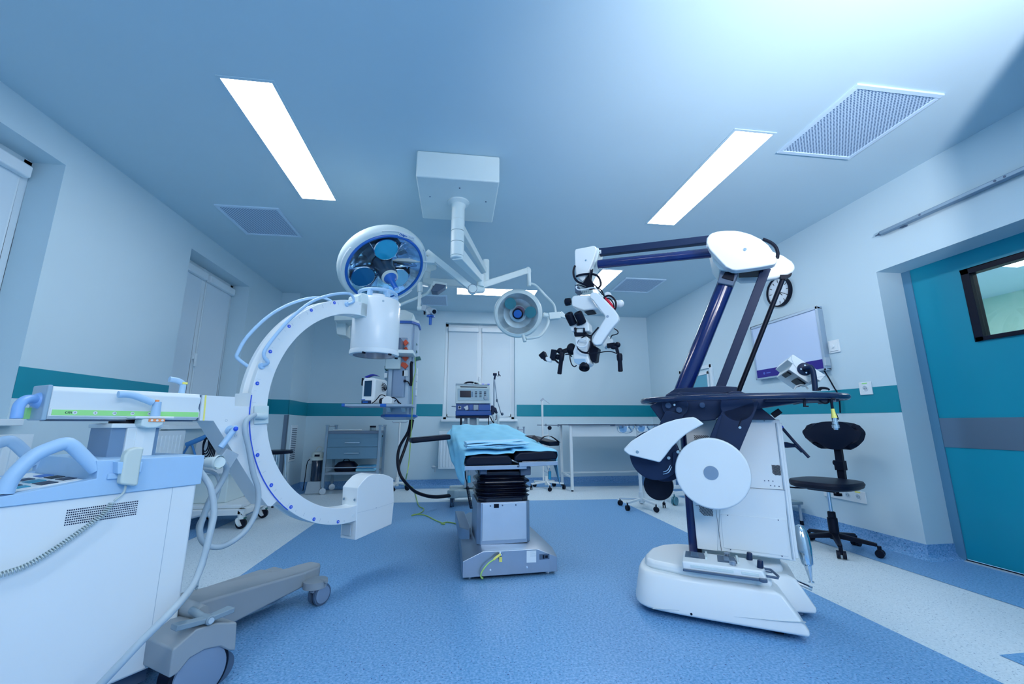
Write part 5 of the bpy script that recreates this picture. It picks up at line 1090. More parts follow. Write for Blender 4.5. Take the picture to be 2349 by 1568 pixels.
# foot control panel lying on the base
fp = thing('foot_control', 'white foot control panel with pedals, black sockets and carry handle on the microscope base', 'foot control', (1.632, 1.912, 0), math.radians(-32.3))
g = G(); g.loft([[(-.528, .018, .248), (-.148, .018, .248), (-.140, .05, .248), (-.145, .225, .248), (-.528, .228, .248)], [(-.532, .02, .288), (-.165, .02, .288), (-.150, .06, .288), (-.152, .215, .288), (-.532, .23, .288)]]); fb = g.out('housing', M_WHITE, fp, bevel=.009, seg=3)
g = G(); g.box(-.528, -.15, .008, .02, .242, .252); g.cyl((-.165, .012, .242), (-.165, .012, .256), .018, n=20); g.out('runner', M_DGREY, fp, bevel=.002)
for x0, x1, y0, y1 in ((-.52, -.415, .10, .215), (-.36, -.265, .085, .205)):
    g = G(); g.prism('z', [(x0, y0), (x1, y0), (x1-.012, y1), (x0, y1)], .284, .2895); tr = g.out('foot_pedal', mat('pedal_well', (.05, .10, .17), .4), fb, bevel=.002)
    g = G(); g.prism('z', [(x0+.03, y0+.02), (x1-.035, y0+.02), (x1-.04, y1-.02), (x0+.03, y1-.02)], .288, .293); g.out('rocker', mat('pedal_rocker', (.10, .18, .28), .3), tr, bevel=.003)
    g = G(); g.box(x1-.004, x1+.006, y0, y1, .286, .299); g.out('pedal_stop', M_OFFW, tr, bevel=.002)
for x, y in ((-.205, .19), (-.168, .07)):
    g = G(); g.lathe([(.015, 0), (.013, .035), (.011, .038)], (x, y, .286), (.1, 0, 1), 18); g.out('joystick_post', M_NAVY, fp)
for x, y in ((-.31, .215), (-.29, .06)):
    g = G(); g.lathe([(.014, 0), (.016, .004), (.015, .016), (.010, .018)], (x, y, .287), (0, 0, 1), 20); g.out('round_button', M_STEEL, fp)
g = G(); g.prism('y', [(-.49, .262), (-.29, .262), (-.29, .276), (-.49, .276)], .0165, .020); g.prism('y', [(-.255, .262), (-.18, .262), (-.18, .274), (-.255, .274)], .0165, .020); g.out('grip_recess', M_OFFW, fp, bevel=.001)
g = G(); g.tube([(-.15, .04, .262), (-.10, .03, .262), (-.095, .06, .262), (-.115, .15, .262), (-.15, .16, .262)], .006, n=8); g.tube([(-.15, .07, .275), (-.125, .075, .272), (-.12, .11, .262), (-.15, .12, .26)], .004, n=8, smooth=4); g.out('carry_handle', M_DGREY, fp)
# ================================================================ CAMERA ARM ON THE CEILING
cm = thing('ceiling_camera', 'small grey ceiling camera on a thin jointed arm with a blue sterile handle', 'camera', (0, 0, 0))
g = G(); g.lathe([(.12, 0), (.12, -.03), (.05, -.05), (.05, -.10)], (-.42, 5.0, ZC), (0, 0, 1), 30); g.out('ceiling_flange', M_OFFW, cm)
g = G(); g.cyl((-.42, 5.0, ZC-.25), (-.42, 5.0, ZC-.05), .045, n=24); g.bar((-.42, 5.0, 2.74), (0.084,4.6,2.592), .09, .085); g.out('support_arm', M_OFFW, cm, bevel=.01)
g = G(); g.bar((-0.449,4.5,2.54), (-.42, 5.0, 2.70), .05, .05); g.cyl((-0.445,4.5,2.443), (-0.449,4.5,2.555), .030, n=20); g.cyl((-0.447,4.5,2.27), (-0.445,4.5,2.463), .018, n=18); g.cyl((-0.465,4.5,2.255), (-0.399,4.5,2.252), .026, n=18); g.out('drop_tube', M_OFFW, cm, bevel=.002)
a_, b_ = Vector((-0.389,4.55,2.261)), Vector((-0.269,4.35,2.183))
g = G(); g.lathe([(.02, 0), (.032, .02), (.034, (b_-a_).length*.95), (.036, (b_-a_).length)], a_, b_-a_, 24); g.bar((-0.394,4.5,2.262), (-0.343,4.45,2.24), .07, .06); bd_ = g.out('camera_body', M_LGREY, cm, bevel=.004)
g = G(); g.cyl(tuple(b_-(b_-a_).normalized()*.004), tuple(b_+(b_-a_).normalized()*.004), .023, n=24); g.out('lens', M_BLACK, cm)
g = G(); g.bar((-0.384,4.5,2.227), (-0.382,4.5,2.187), .02, .02, (0, 1, 0)); g.out('lock_lever', M_BLACK, cm, bevel=.004)
g = G(); g.bar((-0.337,4.45,2.225), (-0.313,4.4,2.153), .06, .05, (0, 1, 0)); g.out('handle_mount', M_LGREY, cm, bevel=.004)
g = G(); g.lathe([(.043, 0), (.045, .012), (.019, .016), (.017, .03), (.015, .10)], (-0.308,4.4,2.149), (-.02, 0, -1), 24); g.out('sterile_handle', M_BLUE, cm)
g = G(); g.tube([(-0.764,4.6,2.29), (-0.694,4.6,2.305), (-0.6,4.6,2.35), (-0.467,4.6,2.412), (-0.371,4.6,2.468), (-0.329,4.6,2.522), (-0.311,4.6,2.58)], .017, n=12, smooth=5); g.bar((-0.311,4.6,2.58), (-0.151,4.6,2.561), .05, .06); g.out('bent_arm', M_OFFW, cm, bevel=.004)
g = G(); g.prism('y', [(-0.329,2.485),(-0.28,2.574),(-0.157,2.56),(-0.172,2.534),(-0.215,2.501),(-0.25,2.472),(-0.311,2.474)], 4.55, 4.68); g.out('display_housing', M_DGREY, cm, bevel=.01)

# ================================================================ CEILING PENDANT COLUMN
pe = thing('ceiling_pendant', 'tall grey equipment column hanging from the ceiling with sockets and two shelves', 'ceiling pendant', (0, 0, 0))
g = G(); g.cyl((-1.15, 5.3, 2.45), (-1.15, 5.3, ZC), .09, n=30); g.cyl((-1.15, 5.3, ZC-.12), (-1.15, 5.3, ZC), .17, n=36); g.out('ceiling_tube', M_OFFW, pe, bevel=.006)
g = G(); g.prism('y', [(-1.472,2.317),(-0.657,2.356),(-0.55,2.31),(-0.567,2.215),(-0.832,2.229),(-1.462,2.193)], 4.93, 5.22); g.prism('y', [(-1.5,2.266),(-1.368,2.27),(-1.351,2.042),(-1.464,2.06)], 5.08, 5.3); ba = g.out('bearing_arm', M_OFFW, pe, bevel=.01)
lettering('Dräger', .03, (lambda p: (p[0], p[1], p[2]))((-0.769,4.928,2.302)), (PI/2, 0, 0), M_BLUE, ba); lettering('Movita', .022, (lambda p: (p[0], p[1], p[2]))((-0.723,4.928,2.304)), (PI/2, 0, 0), M_LGREY, ba)
g = G(); g.prism('y', [(-0.803,2.225),(-0.586,2.215),(-0.635,2.159),(-0.774,2.166)], 4.95, 5.15); g.cyl((-0.698,5.05,2.108), (-0.703,5.05,2.207), .08, n=24); g.out('neck', M_OFFW, pe, bevel=.006)
def oct_(d, y0=4.9, y1=5.25): return [(-.86-d, y0+.12), (-.80-d*.5, y0-d), (-.57+d*.5, y0-d), (-.50+d, y0+.10), (-.50+d, y1), (-.86-d, y1)]
ztp = 2.19
g = G(); g.prism('z', oct_(0), 1.10, ztp); co = g.out('column', mat('column_enamel', (.40, .53, .66), .35, metal=.2, noise=.02), pe, bevel=.004)
g = G(); g.prism('z', [(-.74, 4.885), (-.62, 4.885), (-.60, 4.9), (-.76, 4.9)], 1.3, 2.0); g.prism('x', [(4.93, 1.1), (5.0, 1.1), (5.0, ztp), (4.93, ztp)], -.55, -.53); g.out('column_rib', mat('column_rib_blue', (.22, .32, .46), .35, metal=.3), pe, bevel=.003)
g = G(); g.prism('z', oct_(.02), 2.175, 2.205); g.out('top_rim', M_BLUE, pe, bevel=.003)
g = G(); g.prism('z', oct_(.012), 2.205, 2.235); g.out('top_cover', M_OFFW, pe, bevel=.006)
g = G(); g.prism('z', oct_(.02), 1.075, 1.105); g.out('bottom_rim', M_BLUE, pe, bevel=.003)
g = G(); g.loft([[(x, y, 1.078) for x, y in oct_(.015)], [(x*.8-.13, y*.8+1.0, 1.045) for x, y in oct_(0)]]); g.out('bottom_cover', M_LGREY, pe, bevel=.008)
# lower shelf
s0, s1 = (-1.177,4.55,1.182), (-0.476,4.55,1.203)
g = G(); g.box(s0[0], s1[0], 4.5, 4.9, s0[2]-.005, s0[2]+.022); sh = g.out('shelf', mat('shelf_enamel', (.34, .45, .56), .35, metal=.2), pe, bevel=.006)
g = G(); g.box(s0[0]-.01, s0[0]+.02, 4.49, 4.9, s0[2]-.008, s0[2]+.025); g.out('shelf_corner', M_BLUE, sh, bevel=.003)
g = G(); g.box(-.80, -.74, 4.488, 4.5, s0[2]-.008, s0[2]+.025); g.out('shelf_corner', M_BLUE, sh, bevel=.003)
zs = s0[2]+.022
for x in (-.76, -.60):
    g = G(); g.prism('x', [(4.89, 1.13), (4.86, 1.13), (4.74, s0[2]-.006), (4.89, s0[2]-.006)], x-.02, x+.02); g.out('shelf_bracket', M_OFFW, pe, bevel=.003)
# upper shelf
u = (-0.552,4.62,1.787)
g = G(); g.prism('z', [(-1.05, 4.55), (-.50, 4.62), (-.50, 4.9), (-1.05, 4.9)], u[2]-.02, u[2]+.02); g.out('shelf', M_OFFW, pe, bevel=.006)
g = G(); g.box(-.83, -.66, 4.82, 4.9, u[2]-.17, u[2]-.03); g.out('shelf_bracket', M_OFFW, pe, bevel=.01)
def pix(name, px, y, th, m, par=pe, bev=.003):
    g = G(); g.prism('y', px, y-th, y+.002); return g.out(name, m, par, bevel=bev)
for q_ in ([(-0.659,1.935),(-0.618,1.976),(-0.586,1.94),(-0.622,1.896)], [(-0.636,1.867),(-0.611,1.892),(-0.59,1.86),(-0.612,1.844)], [(-0.654,1.756),(-0.614,1.792),(-0.577,1.757),(-0.614,1.713)], [(-0.672,1.665),(-0.647,1.705),(-0.605,1.697),(-0.577,1.666),(-0.609,1.623),(-0.649,1.653)]):
    o = pix('socket_cover', q_, 4.90, .035, M_RED); 
for q_ in ([(-0.645,1.609),(-0.581,1.615),(-0.576,1.543),(-0.642,1.54)], [(-0.848,1.575),(-0.814,1.579),(-0.811,1.523),(-0.844,1.518)]): pix('socket_plate', q_, 4.905, .02, M_WHITE)
pix('socket_cover', [(-0.848,1.657),(-0.831,1.674),(-0.811,1.665),(-0.809,1.618),(-0.827,1.602),(-0.845,1.618)], 4.93, .04, M_DGREEN)
g = G()
for q_ in ([(-0.537,1.953),(-0.518,1.978),(-0.497,1.945),(-0.515,1.9),(-0.535,1.924)], [(-0.529,1.863),(-0.514,1.887),(-0.494,1.855),(-0.511,1.81),(-0.527,1.822)], [(-0.514,1.789),(-0.459,1.797),(-0.445,1.758),(-0.496,1.749),(-0.507,1.721)]): pix('socket_cover', q_, 5.05, .06, M_DGREEN)
for k in range(4):
    z1_ = 1.66-k*.085; g = G(); g.box(-.503, -.487, 5.02, 5.12, z1_-.078, z1_); g.out('socket_plate', M_WHITE, pe, bevel=.003)
g = G(); P = [(-0.535,1.711),(-0.541,1.68),(-0.538,1.617),(-0.533,1.501),(-0.535,1.447),(-0.541,1.427)]; g.tube([(x, 4.86, z) for x, z in P], .017, n=10); g.out('hanging_handset', M_BLACK, pe)
g = G(); P = [(-0.541,1.431),(-0.558,1.454),(-0.57,1.477),(-0.593,1.483),(-0.619,1.484)]; g.tube([(x, 4.86, z) for x, z in P[:4]], .006, n=8, smooth=4); g.cyl((P[3][0], 4.86, P[3][1]), (P[4][0], 4.86, P[4][1]), .015, n=12); g.out('handset_plug', M_BLACK, pe)
# boxes on the upper shelf
zt = u[2]+.021
g = G(); g.box(-1.0, -.64, 4.60, 4.86, zt, zt+.13); b1 = g.out('stacked_device', mat('dark_device_grey', (.06, .11, .19), .4), bevel=.004); tag(b1, 'dark grey box shaped device on the upper pendant shelf, the lower of two', 'device')
g = G(); g.loft([[(-1.0, 4.62, zt+.131), (-.66, 4.62, zt+.131), (-.66, 4.84, zt+.131), (-1.0, 4.84, zt+.131)], [(-.98, 4.66, zt+.20), (-.72, 4.66, zt+.20), (-.72, 4.84, zt+.20), (-.98, 4.84, zt+.20)]]); b2 = g.out('stacked_device', M_BLACK, bevel=.008); tag(b2, 'black sloped device on top of the grey box on the upper pendant shelf', 'device')
# patient monitor
pm = thing('patient_monitor', 'white portable patient monitor with dark screen and blue handle on the pendant shelf', 'patient monitor', (0, 0, 0))
fr_ = [(-1.009,1.206),(-1.008,1.451),(-0.992,1.483),(-0.893,1.485),(-0.873,1.466),(-0.875,1.207)]
X0, X1 = fr_[0][0], fr_[4][0]; zb_ = zs
g = G(); g.loft([[(x, 4.56, max(z, zb_)) for x, z in fr_], [(x+.085, 4.80, max(z, zb_)) for x, z in fr_]]); mb_ = g.out('housing', M_WHITE, pm, bevel=.012, seg=3)
g = G(); g.prism('y', [(-0.986,1.288),(-0.985,1.45),(-0.909,1.455),(-0.91,1.288)], 4.553, 4.562); g.out('screen', mat('monitor_screen', (.01, .05, .11), .15), mb_, bevel=.002)
g = G(); g.prism('y', [(-1.004,1.228),(-1.005,1.242),(-0.907,1.243),(-0.905,1.211),(-1.003,1.21)], 4.548, 4.561); g.out('button_panel', M_NAVY, mb_, bevel=.002)
g = G(); g.prism('y', [(-0.991,1.233),(-0.938,1.233),(-0.937,1.217),(-0.99,1.217)], 4.546, 4.549); g.prism('y', [(-1.01,1.253),(-0.97,1.256),(-0.97,1.249),(-1.01,1.247)], 4.553, 4.561); g.out('blue_key', M_BLUE, mb_)
g = G(); P = [(-1.01,1.501),(-0.979,1.49),(-0.952,1.507),(-0.915,1.52),(-0.877,1.515),(-0.85,1.506),(-0.877,1.523),(-0.92,1.533),(-0.948,1.529),(-0.981,1.516)]; g.prism('y', P, 4.63, 4.70); g.out('carry_handle', mat('monitor_handle_blue', (.01, .02, .30), .35), pm, bevel=.004)
g = G(); g.box(X0-.02, X0-.002, 4.6, 4.68, zb_+.2, zb_+.28); g.out('side_connector', M_BLACK, pm, bevel=.004)
for k in range(4):
    g = G(); P = [(-0.82,1.44),(-0.791,1.426),(-0.772,1.392),(-0.782,1.358),(-0.815,1.35)]; g.tube([(x-k*.006, 4.66+k*.01, z-k*.012*(1 if i < 3 else -1)) for i, (x, z) in enumerate(P)], .004, n=6, smooth=4); g.out('sensor_cable', M_BLACK, pm)
dv = thing('white_sensor_box', 'small rounded white device wrapped in black cables on the pendant shelf', 'device', (0, 0, 0))
q_ = [(-0.793,1.209),(-0.787,1.26),(-0.741,1.269),(-0.687,1.27),(-0.662,1.242),(-0.679,1.209)]
x0_, x1_ = q_[0][0], q_[-1][0]; g = G(); g.prism('y', [(x0_, zs), (x0_, zs+.05), (x0_+.03, zs+.085), (x1_-.04, zs+.085), (x1_, zs+.06), (x1_-.01, zs)], 4.53, 4.66); g.out('housing', M_WHITE, dv, bevel=.012, seg=3)
g = G(); a_ = (-0.819,4.54,1.229); g.cyl((a_[0], 4.56, zs+.03), (x0_+.01, 4.58, zs+.03), .024, n=16); g.out('plug', M_BLACK, dv)
for pts in ([(-0.893,1.212),(-0.863,1.236),(-0.837,1.268),(-0.82,1.292),(-0.798,1.302),(-0.765,1.292),(-0.746,1.274),(-0.718,1.267),(-0.69,1.272),(-0.658,1.265),(-0.634,1.246),(-0.609,1.218),(-0.592,1.206)], [(-0.814,1.257),(-0.773,1.269),(-0.718,1.267),(-0.672,1.274),(-0.643,1.255),(-0.628,1.232),(-0.618,1.209)], [(-0.661,1.232),(-0.643,1.255),(-0.633,1.232),(-0.609,1.213)]):
    g = G(); g.tube([(x, 4.54, max(z, zs+.008)) for x, z in pts], .005, n=8, smooth=4); g.out('cable', M_BLACK, dv)

# cables that hang from the pendant down to the floor and the ventilator
cb = thing('pendant_cable', 'pair of black hoses looping from the pendant column down to the ventilator base', 'cable', (0, 0, 0))
for pts in ([(-0.54,5.05,1.042), (-0.559,5,0.907), (-0.631,4.9,0.746), (-0.641,4.85,0.603), (-0.604,4.8,0.469), (-0.539,4.8,0.373), (-0.452,4.9,0.27), (-0.338,5,0.205), (-0.219,5.1,0.172), (-0.072,5.3,0.151)],
            [(-0.515,5.05,1.042), (-0.534,5,0.907), (-0.583,4.95,0.714), (-0.63,4.9,0.538), (-0.596,4.82,0.444), (-0.532,4.82,0.361), (-0.443,4.92,0.257), (-0.324,5.02,0.192), (-0.205,5.12,0.159), (-0.062,5.3,0.141)]):
    g = G(); g.tube(pts, .016, n=10, smooth=6); g.out('hose', M_RUBBER, cb)
yc = thing('yellow_green_cable', 'thin yellow green earth wire from the pendant lying across the blue floor', 'cable', (0, 0, 0))
fl = lambda p: (p[0], p[1], .005)
g = G(); g.tube([(-0.501,4.85,1.756), (-0.49,4.85,1.602), (-0.513,4.85,1.45), (-0.507,4.85,1.202), (-0.508,4.85,0.91), (-0.512,4.8,0.583), (-0.527,4.75,0.429), (-0.801,7.09,0.02), (-0.689,7.078,0.006), (-0.582,6.464,0.006), (-0.448,5.518,0.006), (-0.367,5.291,0.006), (-0.379,5.07,0.006), (-0.466,4.922,0.006), (-0.439,4.985,0.006), (-0.324,4.924,0.006), (-0.192,4.652,0.006), (-0.097,4.485,0.006), (-0.133,4.508,0.006), (-0.077,4.558,0.006), (0.012,4.488,0.006), (0.085,4.333,0.006)], .0055, n=8, smooth=6); g.out('wire', M_YGREEN, yc)

# ================================================================ VENTILATOR ON ITS TROLLEY
an = thing('ventilator', 'grey and blue anaesthesia ventilator with display and keys behind the operating table', 'ventilator', (0, 0, 0))
VY = 5.42
def vp(name, px, y0, y1, m, par=an, bev=.004, seg=2):
    g = G(); g.prism('y', px, y0, y1); return g.out(name, m, par, bevel=bev, seg=seg)
hd_ = vp('console', [(-0.023,1.492),(-0.021,1.499),(0.417,1.497),(0.42,1.488),(0.437,1.296),(0.435,1.257),(-0.018,1.255),(-0.023,1.293)], VY, VY+.42, M_OFFW, bev=.01)
vp('top_tray', [(-0.026,1.516),(0.411,1.503),(0.413,1.496),(-0.024,1.497)], VY-.01, VY+.42, M_LGREY)
vp('console_slot', [(0.031,1.478),(0.385,1.474),(0.387,1.463),(0.04,1.465)], VY-.003, VY+.01, M_BLACK, hd_, .001)
vp('front_panel', [(0.001,1.449),(0.407,1.448),(0.415,1.298),(0.005,1.296)], VY-.008, VY+.01, mat('console_panel', (.44, .60, .68), .45), hd_, .003)
vp('display', [(0.032,1.421),(0.173,1.421),(0.175,1.334),(0.034,1.335)], VY-.012, VY, M_SCREEN, hd_, .002)
vp('side_keypad', [(0.18,1.409),(0.199,1.409),(0.201,1.34),(0.181,1.34)], VY-.011, VY, mat('keypad_blue', (.14, .28, .45), .4), hd_, .001)
for cx0, col in ((900, 4), (1035, 4), (1168, 3)):
    for k in range(col):
        a_ = k*48
        kx = [(cx0, 490+a_), (cx0+68, 490+a_), (cx0+68, 512+a_), (cx0, 512+a_)]
        O_, E_ = (-0.171,5.42,1.621), (0.404,5.42,1.061); sx, sz = (E_[0]-O_[0])/1306., (E_[2]-O_[2])/1306.
        vp('key', [(O_[0]+sx*x, O_[2]+sz*z) for x, z in kx], VY-.012, VY, M_NAVY, hd_, .001)
g = G(); p = (0.367,5.42,1.328); g.lathe([(.028, 0), (.025, .02), (.02, .022)], (p[0], VY-.006, p[2]), (0, -1, 0), 24); g.out('rotary_knob', M_LGREY, hd_)
bm_ = vp('gas_block', [(-0.015,1.253),(0.435,1.25),(0.438,1.164),(-0.015,1.165)], VY+.04, VY+.40, M_DBLUE)
vp('gas_block_face', [(0.159,1.247),(0.209,1.246),(0.21,1.17),(0.16,1.17)], VY+.034, VY+.05, M_BLUE, bm_, .002); vp('gas_block_face', [(0.278,1.247),(0.434,1.246),(0.436,1.169),(0.279,1.168)], VY+.034, VY+.05, M_BLUE, bm_, .002)
vp('gauge_plate', [(0.013,1.223),(0.052,1.223),(0.053,1.183),(0.014,1.183)], VY+.028, VY+.05, M_WHITE, bm_, .002)
g = G(); p = (0.033,5.44,1.206); g.cyl((p[0], VY+.01, p[2]), (p[0], VY+.03, p[2]), .014, n=18); g.out('gauge_knob', M_NAVY, bm_)
g = G(); a_, b_ = (-0.071,5.42,1.219), (-0.015,5.42,1.216); g.tube([a_, b_], .008, n=8); g.out('side_rail', M_STEEL, an)
vp('valve', [(0.086,1.212),(0.114,1.22),(0.12,1.231),(0.139,1.231),(0.144,1.191),(0.14,1.169),(0.106,1.169),(0.097,1.191),(0.086,1.195)], VY-.01, VY+.05, M_WHITE2, bm_, .006)
vp('valve', [(0.21,1.24),(0.275,1.238),(0.274,1.168),(0.211,1.17)], VY+.0, VY+.05, M_LGREY, bm_, .006)
vp('valve_knob', [(0.119,1.174),(0.155,1.176),(0.156,1.138),(0.12,1.138)], VY-.03, VY+.05, M_NAVY, bm_, .008); vp('valve_knob', [(0.235,1.174),(0.271,1.176),(0.272,1.138),(0.235,1.138)], VY-.03, VY+.05, M_NAVY, bm_, .008)
vp('work_ledge', [(-0.019,1.164),(0.433,1.162),(0.442,1.116),(0.438,1.103),(-0.018,1.099)], VY-.06, VY+.40, M_DBLUE, bev=.012, seg=3)
vp('ledge_under', [(-0.018,1.1),(0.423,1.1),(0.415,1.068),(-0.017,1.07)], VY, VY+.38, M_NAVY)
a_, b_ = (0.102,5.5,1.062), (0.29,5.5,1.062)
g = G(); g.box(a_[0], b_[0], VY+.08, VY+.34, .2, a_[2]+.02); g.out('column', M_LGREY, an, bevel=.004)
for px_, m_, r_ in ((1059, M_BLACK, .012), (1076, M_OFFW, .015), (1096, M_OFFW, .015), (1121, M_BLACK, .006)):
    g = G(); O_, E_ = (-0.171,5.4,1.619), (0.403,5.4,1.061); x_ = O_[0]+(E_[0]-O_[0])*(px_-1020)/100; g.cyl((x_, 5.4, .75), (x_, 5.4, 1.07), r_, n=12); g.out('hose', m_, an)
g = G(); g.box(-.075, .40, VY-.02, VY+.45, .10, .185); g.prism('z', [(-.1, VY-.05), (.0, VY-.08), (.05, VY-.02), (-.05, VY+.05)], .10, .20); g.out('trolley_base', mat('trolley_cream', (.45, .56, .58), .45), an, bevel=.015, seg=3)
for x, y in ((-.035, VY-.03), (.37, VY), (-.03, VY+.38), (.37, VY+.38)):
    o = caster(an, x, y, .05, .026, M_DGREY, h=.11, ang=PI/2)
g = G(); g.tube([(a, b, c) for a, b, c in ((0.449,5.5,1.233), (0.484,5.5,1.221), (0.482,5.5,1.522), (0.487,5.5,1.592))], .010, n=10); P = [(0.488,5.5,1.581), (0.524,5.5,1.319), (0.566,5.5,1.176), (0.589,5.5,1.107)]; g.tube(P, .006, n=8); g.out('circuit_pole', M_STEEL, an)
g = G(); a_ = (0.499,5.5,1.651); g.cyl((a_[0]-.03, 5.5, a_[2]), (a_[0]+.02, 5.5, a_[2]), .018, n=14); g.tube([(0.499,5.5,1.64), (0.488,5.5,1.581)], .012, n=8); b_ = (0.546,5.5,1.652)
for d_ in ((0, .04), (.025, -.025), (-.012, -.03)): g.bar((b_[0], 5.5, b_[2]), (b_[0]+d_[0], 5.5, b_[2]+d_[1]), .012, .012, (0, 1, 0))
g.out('pole_clamp', M_NAVY, an)
g = G(); g.ball((0.524,5.5,1.302), (.012, .012, .022)); g.ball((0.595,5.5,1.124), (.018, .014, .02)); g.out('pole_joint', M_DGREY, an)
g = G(); g.prism('y', [(0.444,1.234),(0.473,1.232),(0.482,1.211),(0.508,1.202),(0.53,1.133),(0.513,1.124),(0.482,1.159),(0.487,1.124),(0.46,1.096),(0.447,1.116),(0.434,1.146),(0.447,1.176)], VY, VY+.12); g.out('breathing_block', M_NAVY, an, bevel=.01)
for pts, m_, r_ in (([(0.465,1.115),(0.474,1.072),(0.487,1.021),(0.492,0.987)], M_OFFW, .016), ([(0.517,1.127),(0.534,1.102),(0.53,1.051),(0.531,0.987)], M_OFFW, .016), ([(0.43,1.089),(0.444,1.051),(0.461,1.021),(0.483,0.987)], M_BLACK, .007), ([(0.504,1.115),(0.506,1.08),(0.5,1.046),(0.474,1.034)], M_BLACK, .006)):
    g = G(); g.tube([(x, 5.4, z) for x, z in pts]+[(pts[-1][0], 5.45, .7)], r_, n=8, smooth=4); g.out('breathing_hose', m_, an)
# things lying on top of the ventilator
tr = thing('probe_bundle', 'bundle of black and white cables lying on the ventilator top', 'cable', (0, 0, 0))
zt_ = (0.203,5.5,1.502)[2]
for k, pts in enumerate(((1062, 882, 1070, 877, 1080, 876, 1090, 878, 1098, 882), (1085, 882, 1088, 875, 1096, 877, 1100, 881, 1104, 882))):
    O_, E_ = (-0.176,5.55,1.636), (0.414,5.55,1.063); f = lambda x, z: (O_[0]+(E_[0]-O_[0])*(x-1020)/100, 5.55, O_[2]+(E_[2]-O_[2])*(z-860)/100)
    g = G(); g.tube([f(pts[i], pts[i+1]) for i in range(0, 10, 2)], .012, n=8, smooth=4); g.out('cable', (M_BLACK, M_OFFW)[k], tr)
g = G(); P = [f(1104, 881.5), f(1110, 881.5)]; g.cyl(P[0], P[1], .014, n=12); P = [f(1117, 881.5), f(1122, 881.5)]; g.cyl(P[0], P[1], .014, n=12); g.out('blue_connector', M_BDOT, tr)
g = G(); g.cyl(f(1110, 881.5), f(1117, 881.5), .010, n=12); g.out('connector_joint', M_DGREY, tr)

# ================================================================ BACK OF THE ROOM
def star_base(parent, x, y, z, r, n, m, a0=0.3, cr=.03):
    g = G()
    for i in range(n):
        a = a0+2*PI*i/n; g.bar((x, y, z+.02), (x+r*math.cos(a), y+r*math.sin(a), z), .03, .025)
    g.cyl((x, y, z-.03), (x, y, z+.10), .032, n=18); g.out('star_base', m, parent, bevel=.004)
    for i in range(n):
        a = a0+2*PI*i/n; caster(parent, x+r*math.cos(a), y+r*math.sin(a), cr, .018, M_BLACK, h=z, ang=a+1.2)
# instrument trolley
it = thing('instrument_trolley', 'grey steel instrument trolley with two drawers and chrome casters at the back left', 'trolley', (0, 0, 0))
TY = 6.55; k = .9645
xa, xb = -1.905, -1.145
for x, y in ((xa, TY), (xb, TY), (xa+.01, TY+.42), (xb+.0, TY+.42)):
    g = G(); g.box(x-.018, x+.018, y-.018, y+.018, .10, .975); g.box(x-.024, x+.024, y-.02, y+.02, .965, .985); g.out('post', mat('trolley_post', (.30, .42, .52), .35, metal=.5), it, bevel=.002)
    o = caster(it, x, y, .045, .022, M_CHROME, h=.11, ang=.5)
g = G(); g.box(xa-.01, xa+.01, TY, TY+.42, .955, .967); g.box(xb-.01, xb+.01, TY, TY+.42, .955, .967); g.out('guard_rail', M_STEEL, it)
GB = mat('trolley_drawer_blue_grey', (.14, .28, .39), .4, metal=.2)
g = G(); g.box(xa+.018, xb-.018, TY-.005, TY+.42, .855, .895); g.out('top_tray', mat('trolley_tray_grey', (.16, .22, .30), .4, metal=.4), it, bevel=.003)
g = G(); g.box(xa+.018, xb-.018, TY+.0, TY+.42, .49, .855); g.out('cabinet', GB, it)
for z0_, z1_ in ((.665, .79), (.495, .66)):
    g = G(); g.box(xa+.02, xb-.02, TY-.012, TY+.0, z0_, z1_); d_ = g.out('drawer', GB, it, bevel=.003)
    g = G(); zc = z0_+(z1_-z0_)*.5; g.tube([(-1.63, TY-.012, zc), (-1.63, TY-.045, zc), (-1.42, TY-.045, zc), (-1.42, TY-.012, zc)], .009, n=8); g.out('handle', M_CHROME, d_)
g = G(); g.box(xa+.018, xb-.018, TY, TY+.42, .27, .305); g.tube([(xa, TY-.005, .37), (xb, TY-.005, .37)], .008, n=8); g.out('lower_shelf', mat('trolley_shelf', (.30, .38, .46), .35, metal=.5), it, bevel=.002)
g = G(); g.box(xb+.018, xb+.024, TY+.1, TY+.14, .80, .83); g.out('key_lock', M_BLACK, it)
o = G().prism('z', [(-1.85, TY+.08), (-1.52, TY+.06), (-1.46, TY+.26), (-1.82, TY+.3)], .896, .915).out('folded_cloth', M_WHITE, bevel=.008); tag(o, 'white folded cloth lying on the instrument trolley top', 'cloth')
jr = thing('lidded_jar', 'small glass jar with a black lid on the instrument trolley top', 'jar', (-1.29, TY+.2, .895))
G().lathe([(.04, 0), (.045, .005), (.045, .045), (.04, .05)], n=24).out('jar', mat('jar_glass', (.45, .6, .68), .08, trans=.6), jr); G().lathe([(.047, .05), (.047, .072), (.044, .075)], n=24).out('lid', M_BLACK, jr)
bg = thing('black_case', 'black rounded instrument case on the lower shelf of the trolley', 'case', (-1.64, TY+.18, .306))
G().loft([[(math.copysign(abs(math.cos(t))**.6, math.cos(t))*a, math.copysign(abs(math.sin(t))**.6, math.sin(t))*b, z) for t in [i*PI/12 for i in range(24)]] for a, b, z in ((.15, .12, 0), (.16, .13, .03), (.16, .13, .08), (.11, .10, .13), (.05, .05, .14))]).out('case_body', M_SEAT, bg)
G().tube([(-.05, -.02, .13), (-.03, -.02, .17), (.03, -.02, .17), (.05, -.02, .13)], .008, n=8).out('carry_handle', M_BLACK, bg)
G().box(-.006, .006, -.133, -.125, .055, .067).out('latch', M_CHROME, bg)
o = G().box(-1.47, -1.20, TY+.04, TY+.3, .306, .345).out('drape_pack', M_DRAPE, bevel=.006); tag(o, 'flat blue drape pack on the lower trolley shelf, lower one of the stack', 'drape pack', 'blue packs on the trolley shelf')
